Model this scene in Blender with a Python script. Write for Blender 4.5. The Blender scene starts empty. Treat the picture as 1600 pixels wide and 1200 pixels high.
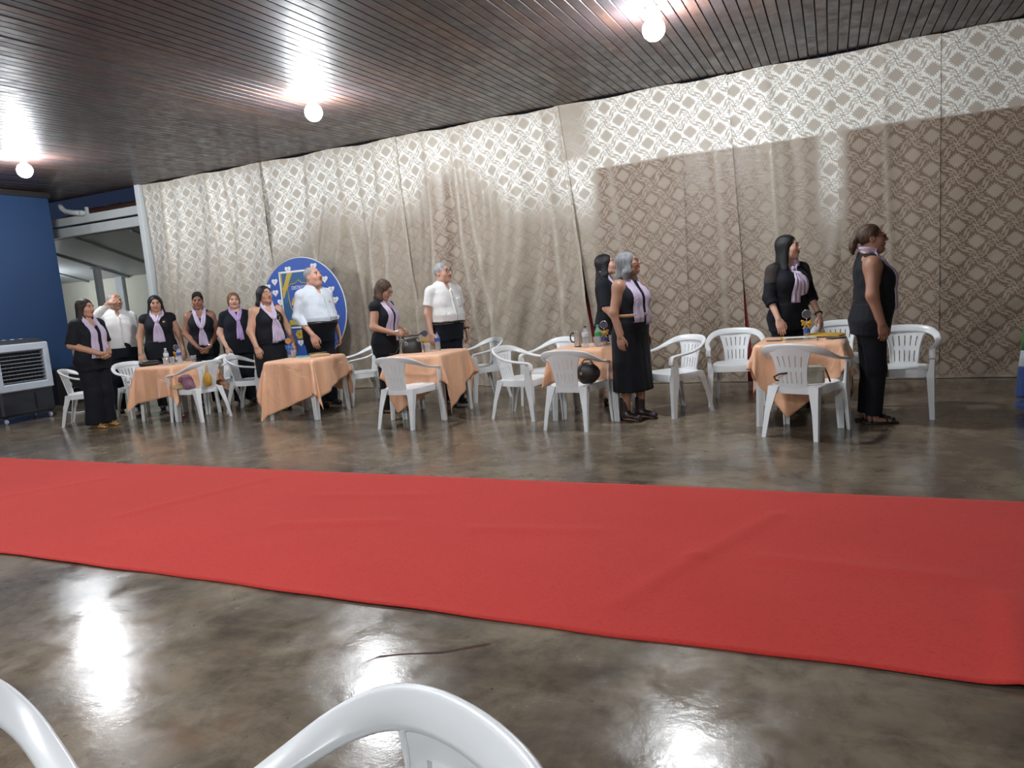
import bpy, math, random
import numpy as np
from mathutils import Vector, Matrix

random.seed(7)
rng = np.random.default_rng(7)
SC = bpy.context.scene
COL = SC.collection
PI = math.pi

# ------------------------------------------------------------------ camera, world, lamps, exposure
cam_d = bpy.data.cameras.new('camera')
cam_d.sensor_fit = 'HORIZONTAL'
cam_d.sensor_width = 36.0
cam_d.lens = 1109.0 / 1600.0 * 36.0
cam_d.clip_start = 0.05
cam = bpy.data.objects.new('camera', cam_d)
COL.objects.link(cam)
_R = ((0.9108873, -0.01673058, -0.41231592), (0.40531421, -0.15135611, 0.90156071), (-0.07749017, -0.9883377, -0.13108722))
cam.matrix_world = Matrix([(r[0], -r[1], -r[2], t) for r, t in zip(_R, (0, 0, 1.36))] + [(0, 0, 0, 1)])
SC.camera = cam

world = bpy.data.worlds.new('night')
SC.world = world
world.use_nodes = True
world.node_tree.nodes['Background'].inputs[0].default_value = (0.02, 0.03, 0.06, 1)
world.node_tree.nodes['Background'].inputs[1].default_value = 0.35

SC.view_settings.view_transform = 'Standard'
SC.view_settings.look = 'None'
SC.view_settings.gamma = 1.0
SC.view_settings.use_curve_mapping = False
SC.view_settings.exposure = 1.06
LAMP_STRENGTH = 330.0
LAMP_COLOR = (0.92, 0.96, 1.0)
CEIL_Z, CEIL_RISE, WALL_Y = 3.7, 0.026, 9.30     # ceiling height at the curtain, its slight rise, the back wall
def ceil_z(y): return CEIL_Z - CEIL_RISE * (9.16 - y)
LAMPS = [(-1.34, 6.38), (-5.16, 6.61), (-9.85, 6.38), (-2.7, 1.2), (-6.4, 1.2), (-10.1, 1.2), (-.4, -1.8)]

# ------------------------------------------------------------------ object helpers
def link(o, parent=None):
    COL.objects.link(o)
    if parent is not None: o.parent = parent
    return o
def tag(o, label=None, cat=None, group=None, kind=None):
    for k, v in (('label', label), ('category', cat), ('group', group), ('kind', kind)):
        if v: o[k] = v
    return o
def thing(name, label, cat, loc=(0, 0, 0), rz=0.0, group=None):
    o = bpy.data.objects.new(name, None)
    o.empty_display_size = 0.1
    o.location = loc; o.rotation_euler = (0, 0, rz)
    link(o)
    return tag(o, label, cat, group)
def mesh_np(name, v, f, mat, parent=None, smooth=True, col=None):
    """object from vertex array and a list/array of faces"""
    me = bpy.data.meshes.new(name)
    v = np.asarray(v, dtype=np.float32)
    if isinstance(f, np.ndarray):
        n, k = f.shape
        me.vertices.add(len(v)); me.vertices.foreach_set('co', v.ravel())
        me.loops.add(n * k); me.loops.foreach_set('vertex_index', f.astype(np.int32).ravel())
        me.polygons.add(n); me.polygons.foreach_set('loop_start', np.arange(0, n * k, k, dtype=np.int32))
        me.update(calc_edges=True)
    else:
        me.from_pydata([tuple(p) for p in v.tolist()], [], f)
    me.validate()
    if smooth:
        me.polygons.foreach_set('use_smooth', np.ones(len(me.polygons), dtype=bool))
    if col is not None:
        a = me.color_attributes.new('Col', 'FLOAT_COLOR', 'POINT')
        a.data.foreach_set('color', np.asarray(col, dtype=np.float32).ravel())
    if mat is not None: me.materials.append(mat)
    o = bpy.data.objects.new(name, me)
    return link(o, parent)

class MB:
    """collects shapes of one part"""
    def __init__(s): s.v = []; s.f = []
    def add(s, v, f):
        b = len(s.v); s.v += [tuple(p) for p in v]; s.f += [tuple(i + b for i in q) for q in f]; return s
    def box(s, c, h, rz=0.0, tilt=None, bev=0.0):
        m = Matrix.Rotation(rz, 3, 'Z')
        if tilt: m = m @ Matrix.Rotation(tilt[0], 3, tilt[1])
        if bev <= 0:
            V = [(x * h[0], y * h[1], z * h[2]) for x in (-1, 1) for y in (-1, 1) for z in (-1, 1)]
            F = [(0, 1, 3, 2), (4, 6, 7, 5), (0, 4, 5, 1), (2, 3, 7, 6), (0, 2, 6, 4), (1, 5, 7, 3)]
        else:
            b = min(bev, min(h) * .9); V = []; F = []
            rings = []
            for (zz, ins) in ((-h[2], b), (-h[2] + b, 0), (h[2] - b, 0), (h[2], b)):
                x, y = h[0] - ins, h[1] - ins; c2 = b * .6
                ring = [(x - c2, -y), (x, -y + c2), (x, y - c2), (x - c2, y), (-x + c2, y), (-x, y - c2), (-x, -y + c2), (-x + c2, -y)]
                rings.append(len(V)); V += [(p[0], p[1], zz) for p in ring]
            for a in range(3):
                for i in range(8):
                    j = (i + 1) % 8
                    F.append((rings[a] + i, rings[a] + j, rings[a + 1] + j, rings[a + 1] + i))
            F.append(tuple(rings[0] + i for i in reversed(range(8)))); F.append(tuple(rings[3] + i for i in range(8)))
        c = Vector(c)
        return s.add([m @ Vector(p) + c for p in V], F)
    def lathe(s, prof, c=(0, 0, 0), n=16, axis='Z', cap=True):
        V = []; F = []
        for r, z in prof:
            for i in range(n):
                a = 2 * PI * i / n; V.append((r * math.cos(a), r * math.sin(a), z))
        for k in range(len(prof) - 1):
            for i in range(n):
                j = (i + 1) % n
                F.append((k * n + i, k * n + j, (k + 1) * n + j, (k + 1) * n + i))
        if cap:
            F.append(tuple(reversed(range(n)))); F.append(tuple((len(prof) - 1) * n + i for i in range(n)))
        if axis == 'X': V = [(z, y, -x) for x, y, z in V]
        if axis == 'Y': V = [(x, z, -y) for x, y, z in V]
        return s.add([(p[0] + c[0], p[1] + c[1], p[2] + c[2]) for p in V], F)
    def tube(s, pts, r, n=8, closed=False):
        P = [Vector(p) for p in pts]; N = len(P)
        rr = r if isinstance(r, (list, tuple)) else [r] * N
        V = []; F = []; up = Vector((0, 0, 1)); prev = None
        for k in range(N):
            a = P[(k - 1) % N] if (closed or k > 0) else P[k]
            b = P[(k + 1) % N] if (closed or k < N - 1) else P[k]
            t = (b - a).normalized()
            if prev is None:
                u = t.cross(up)
                if u.length < 1e-3: u = t.cross(Vector((1, 0, 0)))
            else: u = prev - t * prev.dot(t)
            u.normalize(); prev = u; w = t.cross(u)
            for i in range(n):
                an = 2 * PI * i / n
                V.append(P[k] + (u * math.cos(an) + w * math.sin(an)) * rr[k])
        for k in range(N if closed else N - 1):
            k2 = (k + 1) % N
            for i in range(n):
                j = (i + 1) % n
                F.append((k * n + i, k * n + j, k2 * n + j, k2 * n + i))
        if not closed:
            F.append(tuple(reversed(range(n)))); F.append(tuple((N - 1) * n + i for i in range(n)))
        return s.add(V, F)
    def sweep(s, secs):
        """rings of equal length joined into a closed skin"""
        n = len(secs[0]); V = [p for q in secs for p in q]; F = []
        for k in range(len(secs) - 1):
            for i in range(n):
                j = (i + 1) % n
                F.append((k * n + i, k * n + j, (k + 1) * n + j, (k + 1) * n + i))
        F.append(tuple(reversed(range(n)))); F.append(tuple((len(secs) - 1) * n + i for i in range(n)))
        return s.add(V, F)
    def grid(s, fn, us, vs, present=None, thick=0.01, axis=(0, 1, 0)):
        """thick sheet over a parameter grid; cells may be missing (slots)"""
        nu, nv = len(us), len(vs); A = Vector(axis) * thick
        V = []; F = []
        for k in (0, 1):
            for j in range(nv):
                for i in range(nu):
                    V.append(Vector(fn(us[i], vs[j])) + A * k)
        ix = lambda k, i, j: k * nu * nv + j * nu + i
        ok = lambda i, j: 0 <= i < nu - 1 and 0 <= j < nv - 1 and (present is None or present(i, j))
        for j in range(nv - 1):
            for i in range(nu - 1):
                if not ok(i, j): continue
                F.append((ix(0, i, j), ix(0, i + 1, j), ix(0, i + 1, j + 1), ix(0, i, j + 1)))
                F.append((ix(1, i, j), ix(1, i, j + 1), ix(1, i + 1, j + 1), ix(1, i + 1, j)))
                for (di, dj, a, b) in ((-1, 0, (i, j + 1), (i, j)), (1, 0, (i + 1, j), (i + 1, j + 1)), (0, -1, (i, j), (i + 1, j)), (0, 1, (i + 1, j + 1), (i, j + 1))):
                    if not ok(i + di, j + dj):
                        F.append((ix(0, *a), ix(1, *a), ix(1, *b), ix(0, *b)))
        return s.add(V, F)
    def build(s, name, mat, parent=None, smooth=False, angle=None):
        me = bpy.data.meshes.new(name)
        me.from_pydata([tuple(p) for p in s.v], [], s.f)
        me.validate()
        if smooth or angle:
            me.polygons.foreach_set('use_smooth', np.ones(len(me.polygons), dtype=bool))
        if mat is not None: me.materials.append(mat)
        o = bpy.data.objects.new(name, me)
        link(o, parent)
        if angle:
            me.set_sharp_from_angle(angle=math.radians(angle))
        return o
def children_map():
    m = {}
    for o in COL.objects:
        if o.parent: m.setdefault(o.parent.name, []).append(o)
    return m
def copy_tree(o, parent=None, cm=None):
    cm = cm or children_map()
    c = o.copy(); COL.objects.link(c)
    if parent is not None: c.parent = parent
    for ch in cm.get(o.name, []): copy_tree(ch, c, cm)
    return c

# ------------------------------------------------------------------ materials
class NT:
    def __init__(s, name):
        s.m = bpy.data.materials.new(name); s.m.use_nodes = True
        s.t = s.m.node_tree; s.b = s.t.nodes['Principled BSDF']; s.out = s.t.nodes['Material Output']
    def n(s, typ, **kw):
        x = s.t.nodes.new(typ)
        for k, v in kw.items(): setattr(x, k, v)
        return x
    def l(s, a, b): s.t.links.new(a, b)
    def put(s, sock, v):
        if hasattr(v, 'is_linked') or isinstance(v, bpy.types.NodeSocket): s.l(v, sock)
        else: sock.default_value = v
    def ma(s, op, a, b=None, c=None):
        x = s.n('ShaderNodeMath', operation=op)
        for i, v in enumerate((a, b, c)):
            if v is not None: s.put(x.inputs[i], v)
        return x.outputs[0]
    def mix(s, f, a, b):
        x = s.n('ShaderNodeMix', data_type='RGBA')
        s.put(x.inputs['Factor'], f)
        for k, v in ((6, a), (7, b)):
            if isinstance(v, tuple): v = v if len(v) == 4 else v + (1,)
            s.put(x.inputs[k], v)
        return x.outputs[2]
    def noise(s, scale, detail=3, rough=.5, vec=None, dist=0.0):
        x = s.n('ShaderNodeTexNoise'); x.inputs['Scale'].default_value = scale
        x.inputs['Detail'].default_value = detail; x.inputs['Roughness'].default_value = rough
        x.inputs['Distortion'].default_value = dist
        if vec is not None: s.l(vec, x.inputs['Vector'])
        return x.outputs['Fac']
    def mapping(s, vec, scale=(1, 1, 1), loc=(0, 0, 0)):
        x = s.n('ShaderNodeMapping'); s.l(vec, x.inputs['Vector'])
        x.inputs['Scale'].default_value = scale; x.inputs['Location'].default_value = loc
        return x.outputs[0]
    def coord(s, k='Object'): return s.n('ShaderNodeTexCoord').outputs[k]
    def ramp(s, v, lo, hi):
        x = s.n('ShaderNodeMapRange'); x.clamp = True; x.interpolation_type = 'SMOOTHSTEP'
        s.put(x.inputs['Value'], v); s.put(x.inputs['From Min'], lo); s.put(x.inputs['From Max'], hi)
        return x.outputs[0]
    def bump(s, h, strength=.3, dist=.01):
        x = s.n('ShaderNodeBump'); x.inputs['Strength'].default_value = strength; x.inputs['Distance'].default_value = dist
        s.l(h, x.inputs['Height']); s.l(x.outputs[0], s.b.inputs['Normal'])
_plain = {}
def plain(name, col, rough=.5, var=.12, scale=20, metal=0.0, spec=.5, bump=0.0, trans=0.0, emit=0.0, coat=0.0, bscale=None):
    if name in _plain: return _plain[name]
    t = NT(name)
    c = t.coord('Object')
    nz = t.noise(scale, 3, .5, c)
    dark = tuple(x * (1 - var) for x in col); lite = tuple(min(1, x * (1 + var)) for x in col)
    t.l(t.mix(nz, dark, lite), t.b.inputs['Base Color'])
    t.b.inputs['Roughness'].default_value = rough; t.b.inputs['Metallic'].default_value = metal
    t.b.inputs['Specular IOR Level'].default_value = spec
    t.b.inputs['Transmission Weight'].default_value = trans
    if coat: t.b.inputs['Coat Weight'].default_value = coat
    if emit:
        t.b.inputs['Emission Color'].default_value = col + (1,); t.b.inputs['Emission Strength'].default_value = emit
    if bump: t.bump(t.noise(bscale or scale * 6, 3, .6, c), bump, .004)
    _plain[name] = t.m
    return t.m

def m_floor():
    t = NT('polished_concrete'); c = t.coord('Object')
    big = t.noise(.9, 6, .62, c, .6); str_ = t.noise(1.0, 5, .65, t.mapping(c, (1.2, 4.0, 1)), .8); fine = t.noise(5.5, 6, .72, c, .3)
    a = t.mix(t.ramp(big, .35, .65), (.090, .073, .055), (.222, .178, .126))
    a = t.mix(t.ma('MULTIPLY', t.ramp(str_, .40, .85), .5), a, (.31, .25, .175))
    a = t.mix(t.ma('MULTIPLY', t.ramp(fine, .40, .74), .62), a, (.048, .035, .026))
    rust = t.noise(2.3, 5, .6, t.mapping(c, (1, 1, 1), (7, 3, 0)))
    a = t.mix(t.ma('MULTIPLY', t.ramp(rust, .58, .74), .55), a, (.16, .082, .046))
    spots = t.noise(26, 2, .5, c)
    a = t.mix(t.ma('MULTIPLY', t.ramp(spots, .72, .78), .6), a, (.02, .014, .010))
    t.l(a, t.b.inputs['Base Color'])
    r = t.ma('ADD', .09, t.ma('MULTIPLY', t.ramp(t.noise(3.2, 6, .7, c, .5), .3, .75), .22)); t.b.inputs['Specular IOR Level'].default_value = .42
    t.l(r, t.b.inputs['Roughness'])
    h = t.ma('ADD', t.ma('MULTIPLY', t.noise(2.2, 3, .55, c), .8), t.ma('MULTIPLY', t.noise(34, 5, .65, c), .16))
    t.bump(h, .18, .02)
    return t.m
def m_wood():
    t = NT('varnished_ceiling_wood'); c = t.coord('Object')
    oi = t.n('ShaderNodeObjectInfo').outputs['Random']
    comb = t.n('ShaderNodeCombineXYZ'); t.l(t.ma('MULTIPLY', oi, 37.0), comb.inputs[0]); t.l(t.ma('MULTIPLY', oi, 91.0), comb.inputs[1])
    add = t.n('ShaderNodeVectorMath', operation='ADD'); t.l(c, add.inputs[0]); t.l(comb.outputs[0], add.inputs[1]); v = add.outputs[0]
    tone = t.noise(1.0, 3, .6, t.mapping(v, (1, .55, 1)))
    grain = t.noise(1.0, 5, .65, t.mapping(v, (60, 2.2, 60)), .4)
    a = t.mix(t.ramp(tone, .32, .68), (.033, .026, .031), (.092, .046, .032))
    a = t.mix(t.ma('MULTIPLY', t.ramp(oi, .1, 1.0), .45), a, (.050, .041, .048))
    a = t.mix(t.ma('MULTIPLY', t.ramp(grain, .4, .7), .5), a, (.017, .012, .013))
    t.l(a, t.b.inputs['Base Color'])
    t.l(t.ma('ADD', .38, t.ma('MULTIPLY', t.ramp(t.noise(5, 5, .7, v), .3, .75), .22)), t.b.inputs['Roughness'])
    t.b.inputs['Specular IOR Level'].default_value = .45
    t.l(t.ma('ADD', .06, t.ma('MULTIPLY', t.ramp(t.noise(7, 4, .7, v), .40, .65), .34)), t.b.inputs['Coat Weight']); t.b.inputs['Coat Roughness'].default_value = .13
    t.bump(t.ma('ADD', t.ma('MULTIPLY', grain, .3), t.noise(9, 4, .6, v)), .10, .004)
    return t.m
def m_carpet():
    t = NT('red_felt_carpet'); c = t.coord('Object')
    a = t.mix(t.noise(1.1, 4, .6, c), (.45, .036, .030), (.58, .052, .042))
    a = t.mix(t.ma('MULTIPLY', t.ramp(t.noise(60, 3, .6, c), .45, .8), .35), a, (.27, .016, .016))
    t.l(a, t.b.inputs['Base Color'])
    t.b.inputs['Roughness'].default_value = .95; t.b.inputs['Specular IOR Level'].default_value = .15
    t.b.inputs['Sheen Weight'].default_value = .15; t.b.inputs['Sheen Tint'].default_value = (1, .55, .5, 1)
    t.bump(t.noise(160, 3, .7, c), .35, .004)
    return t.m
def m_damask():
    """satin damask: opaque woven motif on a thin see-through ground; the vertex value 'layer' says how many thicknesses of cloth lie there"""
    t = NT('sheer_damask')
    uv = t.n('ShaderNodeUVMap').outputs[0]
    sep = t.n('ShaderNodeSeparateXYZ'); t.l(uv, sep.inputs[0])
    A, B = .37, .345
    p = t.ma('DIVIDE', sep.outputs[0], A); q = t.ma('DIVIDE', sep.outputs[1], B)
    sn = lambda x: t.ma('SINE', x)
    def cell(off):
        du = t.ma('SUBTRACT', t.ma('FRACT', t.ma('ADD', p, off)), .5)
        dv = t.ma('SUBTRACT', t.ma('FRACT', t.ma('ADD', q, off)), .5)
        return du, dv
    (u1, v1), (u2, v2) = cell(.5), cell(0.0)
    d1 = t.ma('ADD', t.ma('ABSOLUTE', u1), t.ma('ABSOLUTE', v1)); d2 = t.ma('ADD', t.ma('ABSOLUTE', u2), t.ma('ABSOLUTE', v2))
    near = t.ma('LESS_THAN', d1, d2)
    pick = lambda a, b: t.ma('ADD', t.ma('MULTIPLY', a, near), t.ma('MULTIPLY', b, t.ma('SUBTRACT', 1.0, near)))
    du, dv = pick(u1, u2), pick(v1, v2)
    au, av = t.ma('ABSOLUTE', du), t.ma('ABSOLUTE', dv)
    m = t.ma('ADD', au, av)
    rad = t.ma('SQRT', t.ma('ADD', t.ma('MULTIPLY', du, du), t.ma('MULTIPLY', t.ma('MULTIPLY', dv, dv), 1.15)))
    ang = t.ma('ARCTAN2', dv, du)
    # medallion with a leafy rim and veins
    edge = t.ma('ADD', .205, t.ma('ADD', t.ma('MULTIPLY', sn(t.ma('MULTIPLY', ang, 16.0)), .026), t.ma('MULTIPLY', t.ma('COSINE', t.ma('MULTIPLY', ang, 4.0)), .022)))
    med = t.ramp(t.ma('SUBTRACT', edge, rad), -.008, .012)
    vein = t.ramp(sn(t.ma('ADD', t.ma('MULTIPLY', rad, 120.0), t.ma('MULTIPLY', sn(t.ma('MULTIPLY', ang, 8.0)), 2.2))), .35, .95)
    med = t.ma('MULTIPLY', med, t.ma('SUBTRACT', 1.0, t.ma('MULTIPLY', vein, .62)))
    # scrolling leaf band on the lattice edges
    tt = t.ma('SUBTRACT', au, av)
    sg = t.ma('SIGN', t.ma('MULTIPLY', du, dv))
    ctr = t.ma('ADD', .435, t.ma('MULTIPLY', sn(t.ma('MULTIPLY', t.ma('MULTIPLY', tt, sg), 6.2832)), .075))
    wid = t.ma('ADD', .044, t.ma('MULTIPLY', t.ma('COSINE', t.ma('MULTIPLY', tt, 12.566)), .018))
    dist = t.ma('ABSOLUTE', t.ma('SUBTRACT', m, ctr))
    band = t.ramp(t.ma('SUBTRACT', wid, dist), -.006, .010)
    leaf = t.ramp(sn(t.ma('ADD', t.ma('MULTIPLY', tt, 30.0), t.ma('MULTIPLY', m, t.ma('MULTIPLY', sg, 88.0)))), .45, .95)
    band = t.ma('MULTIPLY', band, t.ma('SUBTRACT', 1.0, t.ma('MULTIPLY', leaf, .75)))
    cx_ = t.ma('SUBTRACT', t.ma('ABSOLUTE', tt), .25)
    cm_ = t.ma('SUBTRACT', m, t.ma('ADD', .435, t.ma('MULTIPLY', t.ma('MULTIPLY', t.ma('SIGN', tt), sg), -.012)))
    cr_ = t.ma('SQRT', t.ma('ADD', t.ma('MULTIPLY', t.ma('MULTIPLY', cx_, cx_), .5), t.ma('MULTIPLY', cm_, cm_)))
    curl = t.ma('MULTIPLY', t.ramp(t.ma('SUBTRACT', .050, cr_), -.006, .006), t.ramp(t.ma('COSINE', t.ma('MULTIPLY', cr_, 190.0)), -.6, .2))
    band = t.ma('MAXIMUM', band, curl)
    # little blossoms at the side corners
    fx = t.ma('SUBTRACT', .5, au)
    fr = t.ma('SQRT', t.ma('ADD', t.ma('MULTIPLY', fx, fx), t.ma('MULTIPLY', av, av)))
    fl = t.ramp(t.ma('SUBTRACT', t.ma('ADD', .045, t.ma('MULTIPLY', sn(t.ma('MULTIPLY', t.ma('ARCTAN2', av, fx), 6.0)), .012)), fr), -.006, .008)
    M = t.ma('MAXIMUM', t.ma('MAXIMUM', med, band), fl)
    at = t.n('ShaderNodeAttribute', attribute_name='layer', attribute_type='GEOMETRY').outputs['Fac']
    tone = t.n('ShaderNodeAttribute', attribute_name='ground_pale', attribute_type='GEOMETRY').outputs['Fac']
    tone2 = t.n('ShaderNodeAttribute', attribute_name='ground_tan', attribute_type='GEOMETRY').outputs['Fac']
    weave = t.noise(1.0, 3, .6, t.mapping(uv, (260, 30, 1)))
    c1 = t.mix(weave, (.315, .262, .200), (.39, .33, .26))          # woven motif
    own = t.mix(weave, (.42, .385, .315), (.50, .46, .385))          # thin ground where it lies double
    low = t.mix(tone2, (.142, .082, .050), (.250, .205, .152))       # lower ground, dark brown to tan
    gr_ = t.mix(tone, low, (.80, .81, .76))                          # pale ground towards the top
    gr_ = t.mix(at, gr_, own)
    t.l(t.mix(M, gr_, c1), t.b.inputs['Base Color'])
    t.l(t.ma('ADD', .36, t.ma('MULTIPLY', M, .25)), t.b.inputs['Roughness'])
    t.b.inputs['Sheen Weight'].default_value = .2
    cr = t.noise(1.0, 4, .65, t.mapping(uv, (3.0, 16.0, 1)), 1.2)
    t.bump(cr, .25, .02)
    return t.m
def m_tablecloth():
    t = NT('peach_satin_cloth'); c = t.coord('Object')
    a = t.mix(t.noise(5, 3, .5, c), (.72, .385, .22), (.80, .45, .275))
    t.l(a, t.b.inputs['Base Color']); t.b.inputs['Roughness'].default_value = .42
    t.b.inputs['Sheen Weight'].default_value = .25
    f1 = t.noise(1.0, 2, .4, t.mapping(c, (9, 2.2, 2.2)), 1.5); f2 = t.noise(1.0, 2, .4, t.mapping(c, (2.2, 9, 2.2)), 1.5)
    t.bump(t.ma('ADD', t.ma('ADD', t.ramp(f1, .46, .54), t.ramp(f2, .46, .54)), t.noise(5, 3, .6, c)), .22, .012)
    return t.m
def m_skin():
    t = NT('skin'); a = t.n('ShaderNodeVertexColor', layer_name='Col')
    c = t.coord('Object')
    t.l(t.mix(t.ma('MULTIPLY', t.noise(55, 3, .6, c), .25), a.outputs['Color'], t.mix(.5, a.outputs['Color'], (.35, .12, .08))), t.b.inputs['Base Color'])
    t.b.inputs['Roughness'].default_value = .48
    t.b.inputs['Subsurface Weight'].default_value = .08; t.b.inputs['Subsurface Scale'].default_value = .01
    return t.m
def m_hair(name, c1, c2):
    t = NT(name); c = t.coord('Object')
    s = t.noise(1.0, 4, .7, t.mapping(c, (90, 90, 6)), .5)
    t.l(t.mix(t.ramp(s, .3, .7), c1, c2), t.b.inputs['Base Color'])
    t.b.inputs['Roughness'].default_value = .48; t.b.inputs['Specular IOR Level'].default_value = .3; t.bump(s, .6, .006)
    return t.m
def m_fabric(name, col, rough=.8, fold=.3, fscale=7, weave=True, sheen=.15):
    t = NT(name); c = t.coord('Object')
    if max(col) < .03: t.b.inputs['Specular IOR Level'].default_value = .22
    t.l(t.mix(t.noise(14, 3, .6, c), tuple(x * .86 for x in col), tuple(min(1, x * 1.1) for x in col)), t.b.inputs['Base Color'])
    t.b.inputs['Roughness'].default_value = rough; t.b.inputs['Sheen Weight'].default_value = sheen
    h = t.noise(1.0, 4, .55, t.mapping(c, (fscale, fscale, fscale * .45)), 1.4)
    t.bump(h, fold, .03)
    return t.m

M = {}
M['floor'] = m_floor(); M['wood'] = m_wood(); M['carpet'] = m_carpet(); M['damask'] = m_damask(); M['backwall'] = None
M['cloth'] = m_tablecloth(); M['skin'] = m_skin()
M['white_plastic'] = plain('white_plastic', (.73, .75, .76), .30, .03, 6)
M['blue_paint'] = plain('blue_wall_paint', (.014, .043, .115), .45, .12, 2.0, bump=.1)
M['backwall'] = plain('brown_wall_paint', (.11, .075, .06), .5, .15, 2)
M['white_paint'] = plain('white_metal_paint', (.55, .58, .58), .45, .08, 3)
M['cream_wall'] = plain('cream_wall_paint', (.50, .50, .42), .8, .08, 2)
M['plain_wall'] = plain('hall_wall_paint', (.34, .33, .30), .8, .1, 2)
M['grey_sheet'] = plain('grey_roof_sheet', (.36, .385, .40), .38, .12, 2)
M['dark'] = plain('dark_board', (.012, .010, .010), .6, .2, 4)  # near-black colour of the ceiling backing, wall trim and eave board
M['clay'] = plain('clay_tile', (.16, .065, .035), .8, .35, 12, bump=.3)
M['red_cloth'] = m_fabric('red_drape_cloth', (.23, .008, .014), .6, .3)
M['black_cloth'] = m_fabric('black_cloth', (.0062, .0075, .0115), .75, .55, 6, sheen=.02)
M['navy_cloth'] = m_fabric('dark_navy_cloth', (.0060, .0085, .015), .8, .45, 6, sheen=.02)
M['white_shirt'] = m_fabric('white_shirt_cloth', (.66, .66, .65), .75, .5, 7)
M['pale_shirt'] = m_fabric('pale_blue_shirt_cloth', (.52, .57, .63), .75, .5, 7)
M['lilac'] = m_fabric('lilac_scarf_cloth', (.50, .42, .56), .75, .35, 16)
M['violet'] = m_fabric('violet_scarf_cloth', (.44, .31, .56), .75, .35, 16)
M['lace'] = m_fabric('black_lace', (.030, .022, .020), .85, .5, 26, sheen=0)
M['h_black'] = m_hair('black_hair', (.004, .004, .005), (.013, .012, .013))
M['h_brown'] = m_hair('dark_brown_hair', (.010, .006, .004), (.030, .017, .011))
M['h_streak'] = m_hair('streaked_brown_hair', (.016, .009, .006), (.10, .055, .032))
M['h_auburn'] = m_hair('light_brown_hair', (.10, .045, .022), (.22, .115, .06))
M['h_grey'] = m_hair('grey_hair', (.16, .165, .17), (.34, .345, .35))
M['h_steel'] = m_hair('steel_grey_hair', (.10, .105, .115), (.27, .28, .29))
M['eye'] = plain('eye_dark', (.02, .014, .010), .15, .1, 40)
M['black_plastic'] = plain('black_plastic', (.012, .012, .014), .35, .15, 20)
M['black_leather'] = plain('black_leather', (.014, .013, .013), .32, .25, 30, bump=.3)
M['dark_brown_leather'] = plain('dark_brown_leather', (.035, .020, .022), .3, .25, 30, bump=.2)
M['gold'] = plain('gold_metal', (.62, .42, .14), .3, .1, 20, metal=.9)
M['tan_leather'] = plain('tan_leather', (.40, .22, .10), .5, .2, 30)
M['silver'] = plain('silver_metal', (.62, .62, .60), .25, .06, 20, metal=.9)
M['charcoal'] = plain('charcoal_plastic', (.020, .022, .030), .5, .12, 10)
M['grey_plastic'] = plain('light_grey_plastic', (.42, .46, .52), .4, .05, 8)
M['slat'] = plain('cooler_slat_plastic', (.14, .15, .17), .4, .1, 10)
M['banner_blue'] = plain('banner_blue_print', (.030, .085, .36), .5, .12, 3)
M['panel_blue'] = plain('banner_emblem_blue', (.030, .105, .24), .5, .12, 5)
M['print_white'] = plain('print_white', (.70, .72, .70), .5, .03, 8)
M['print_gold'] = plain('print_gold', (.46, .34, .06), .5, .08, 8)
M['print_green'] = plain('print_green', (.05, .25, .07), .5, .08, 8)
M['lamp_socket'] = plain('white_ceramic', (.62, .60, .54), .35, .05, 10)
def m_clear(name, col, alpha=.35, rough=.08):
    t = NT(name); c = t.coord('Object')
    t.l(t.mix(t.noise(20, 2, .5, c), tuple(x * .9 for x in col), col), t.b.inputs['Base Color'])
    t.b.inputs['Roughness'].default_value = rough
    tr = t.n('ShaderNodeBsdfTransparent'); tr.inputs[0].default_value = (.93, .95, .96, 1)
    fr = t.n('ShaderNodeLayerWeight'); fr.inputs[0].default_value = .35
    ms = t.n('ShaderNodeMixShader')
    t.l(t.ma('MAXIMUM', alpha, t.ma('MULTIPLY', fr.outputs['Facing'], .8)), ms.inputs[0])
    t.l(tr.outputs[0], ms.inputs[1]); t.l(t.b.outputs[0], ms.inputs[2]); t.l(ms.outputs[0], t.out.inputs[0])
    return t.m
M['pet'] = m_clear('clear_pet_bottle', (.62, .66, .68), .38)
M['glass'] = m_clear('clear_glass', (.70, .72, .74), .25)
M['bulb'] = None

# ------------------------------------------------------------------ the setting
def structure(o, label=None):
    o['kind'] = 'structure'
    if label: o['label'] = label
    return o
fl = MB().add([(-22, -5, 0), (7, -5, 0), (7, 18, 0), (-22, 18, 0)], [(0, 1, 2, 3)]).build('floor', M['floor'])
structure(fl, 'polished dark mottled concrete floor with rusty stains')
# a wandering crack with a rusty lip, in the near floor
crk = [(-1.66, 2.02), (-1.62, 2.10), (-1.55, 2.14), (-1.47, 2.17), (-1.39, 2.20), (-1.30, 2.27), (-1.24, 2.31)]
cv = []; cf = []
for i, (x, y) in enumerate(crk):
    w = .004 + .005 * math.sin(i * 1.9) ** 2 + (.008 if i == 5 else 0)
    cv += [(x, y - w, .0012), (x + .004, y + w, .0012)]
    if i: cf.append((2 * i - 2, 2 * i, 2 * i + 1, 2 * i - 1))
MB().add(cv, cf).build('crack', plain('rusty_crack', (.060, .024, .014), .9, .4, 60), fl)

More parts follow.
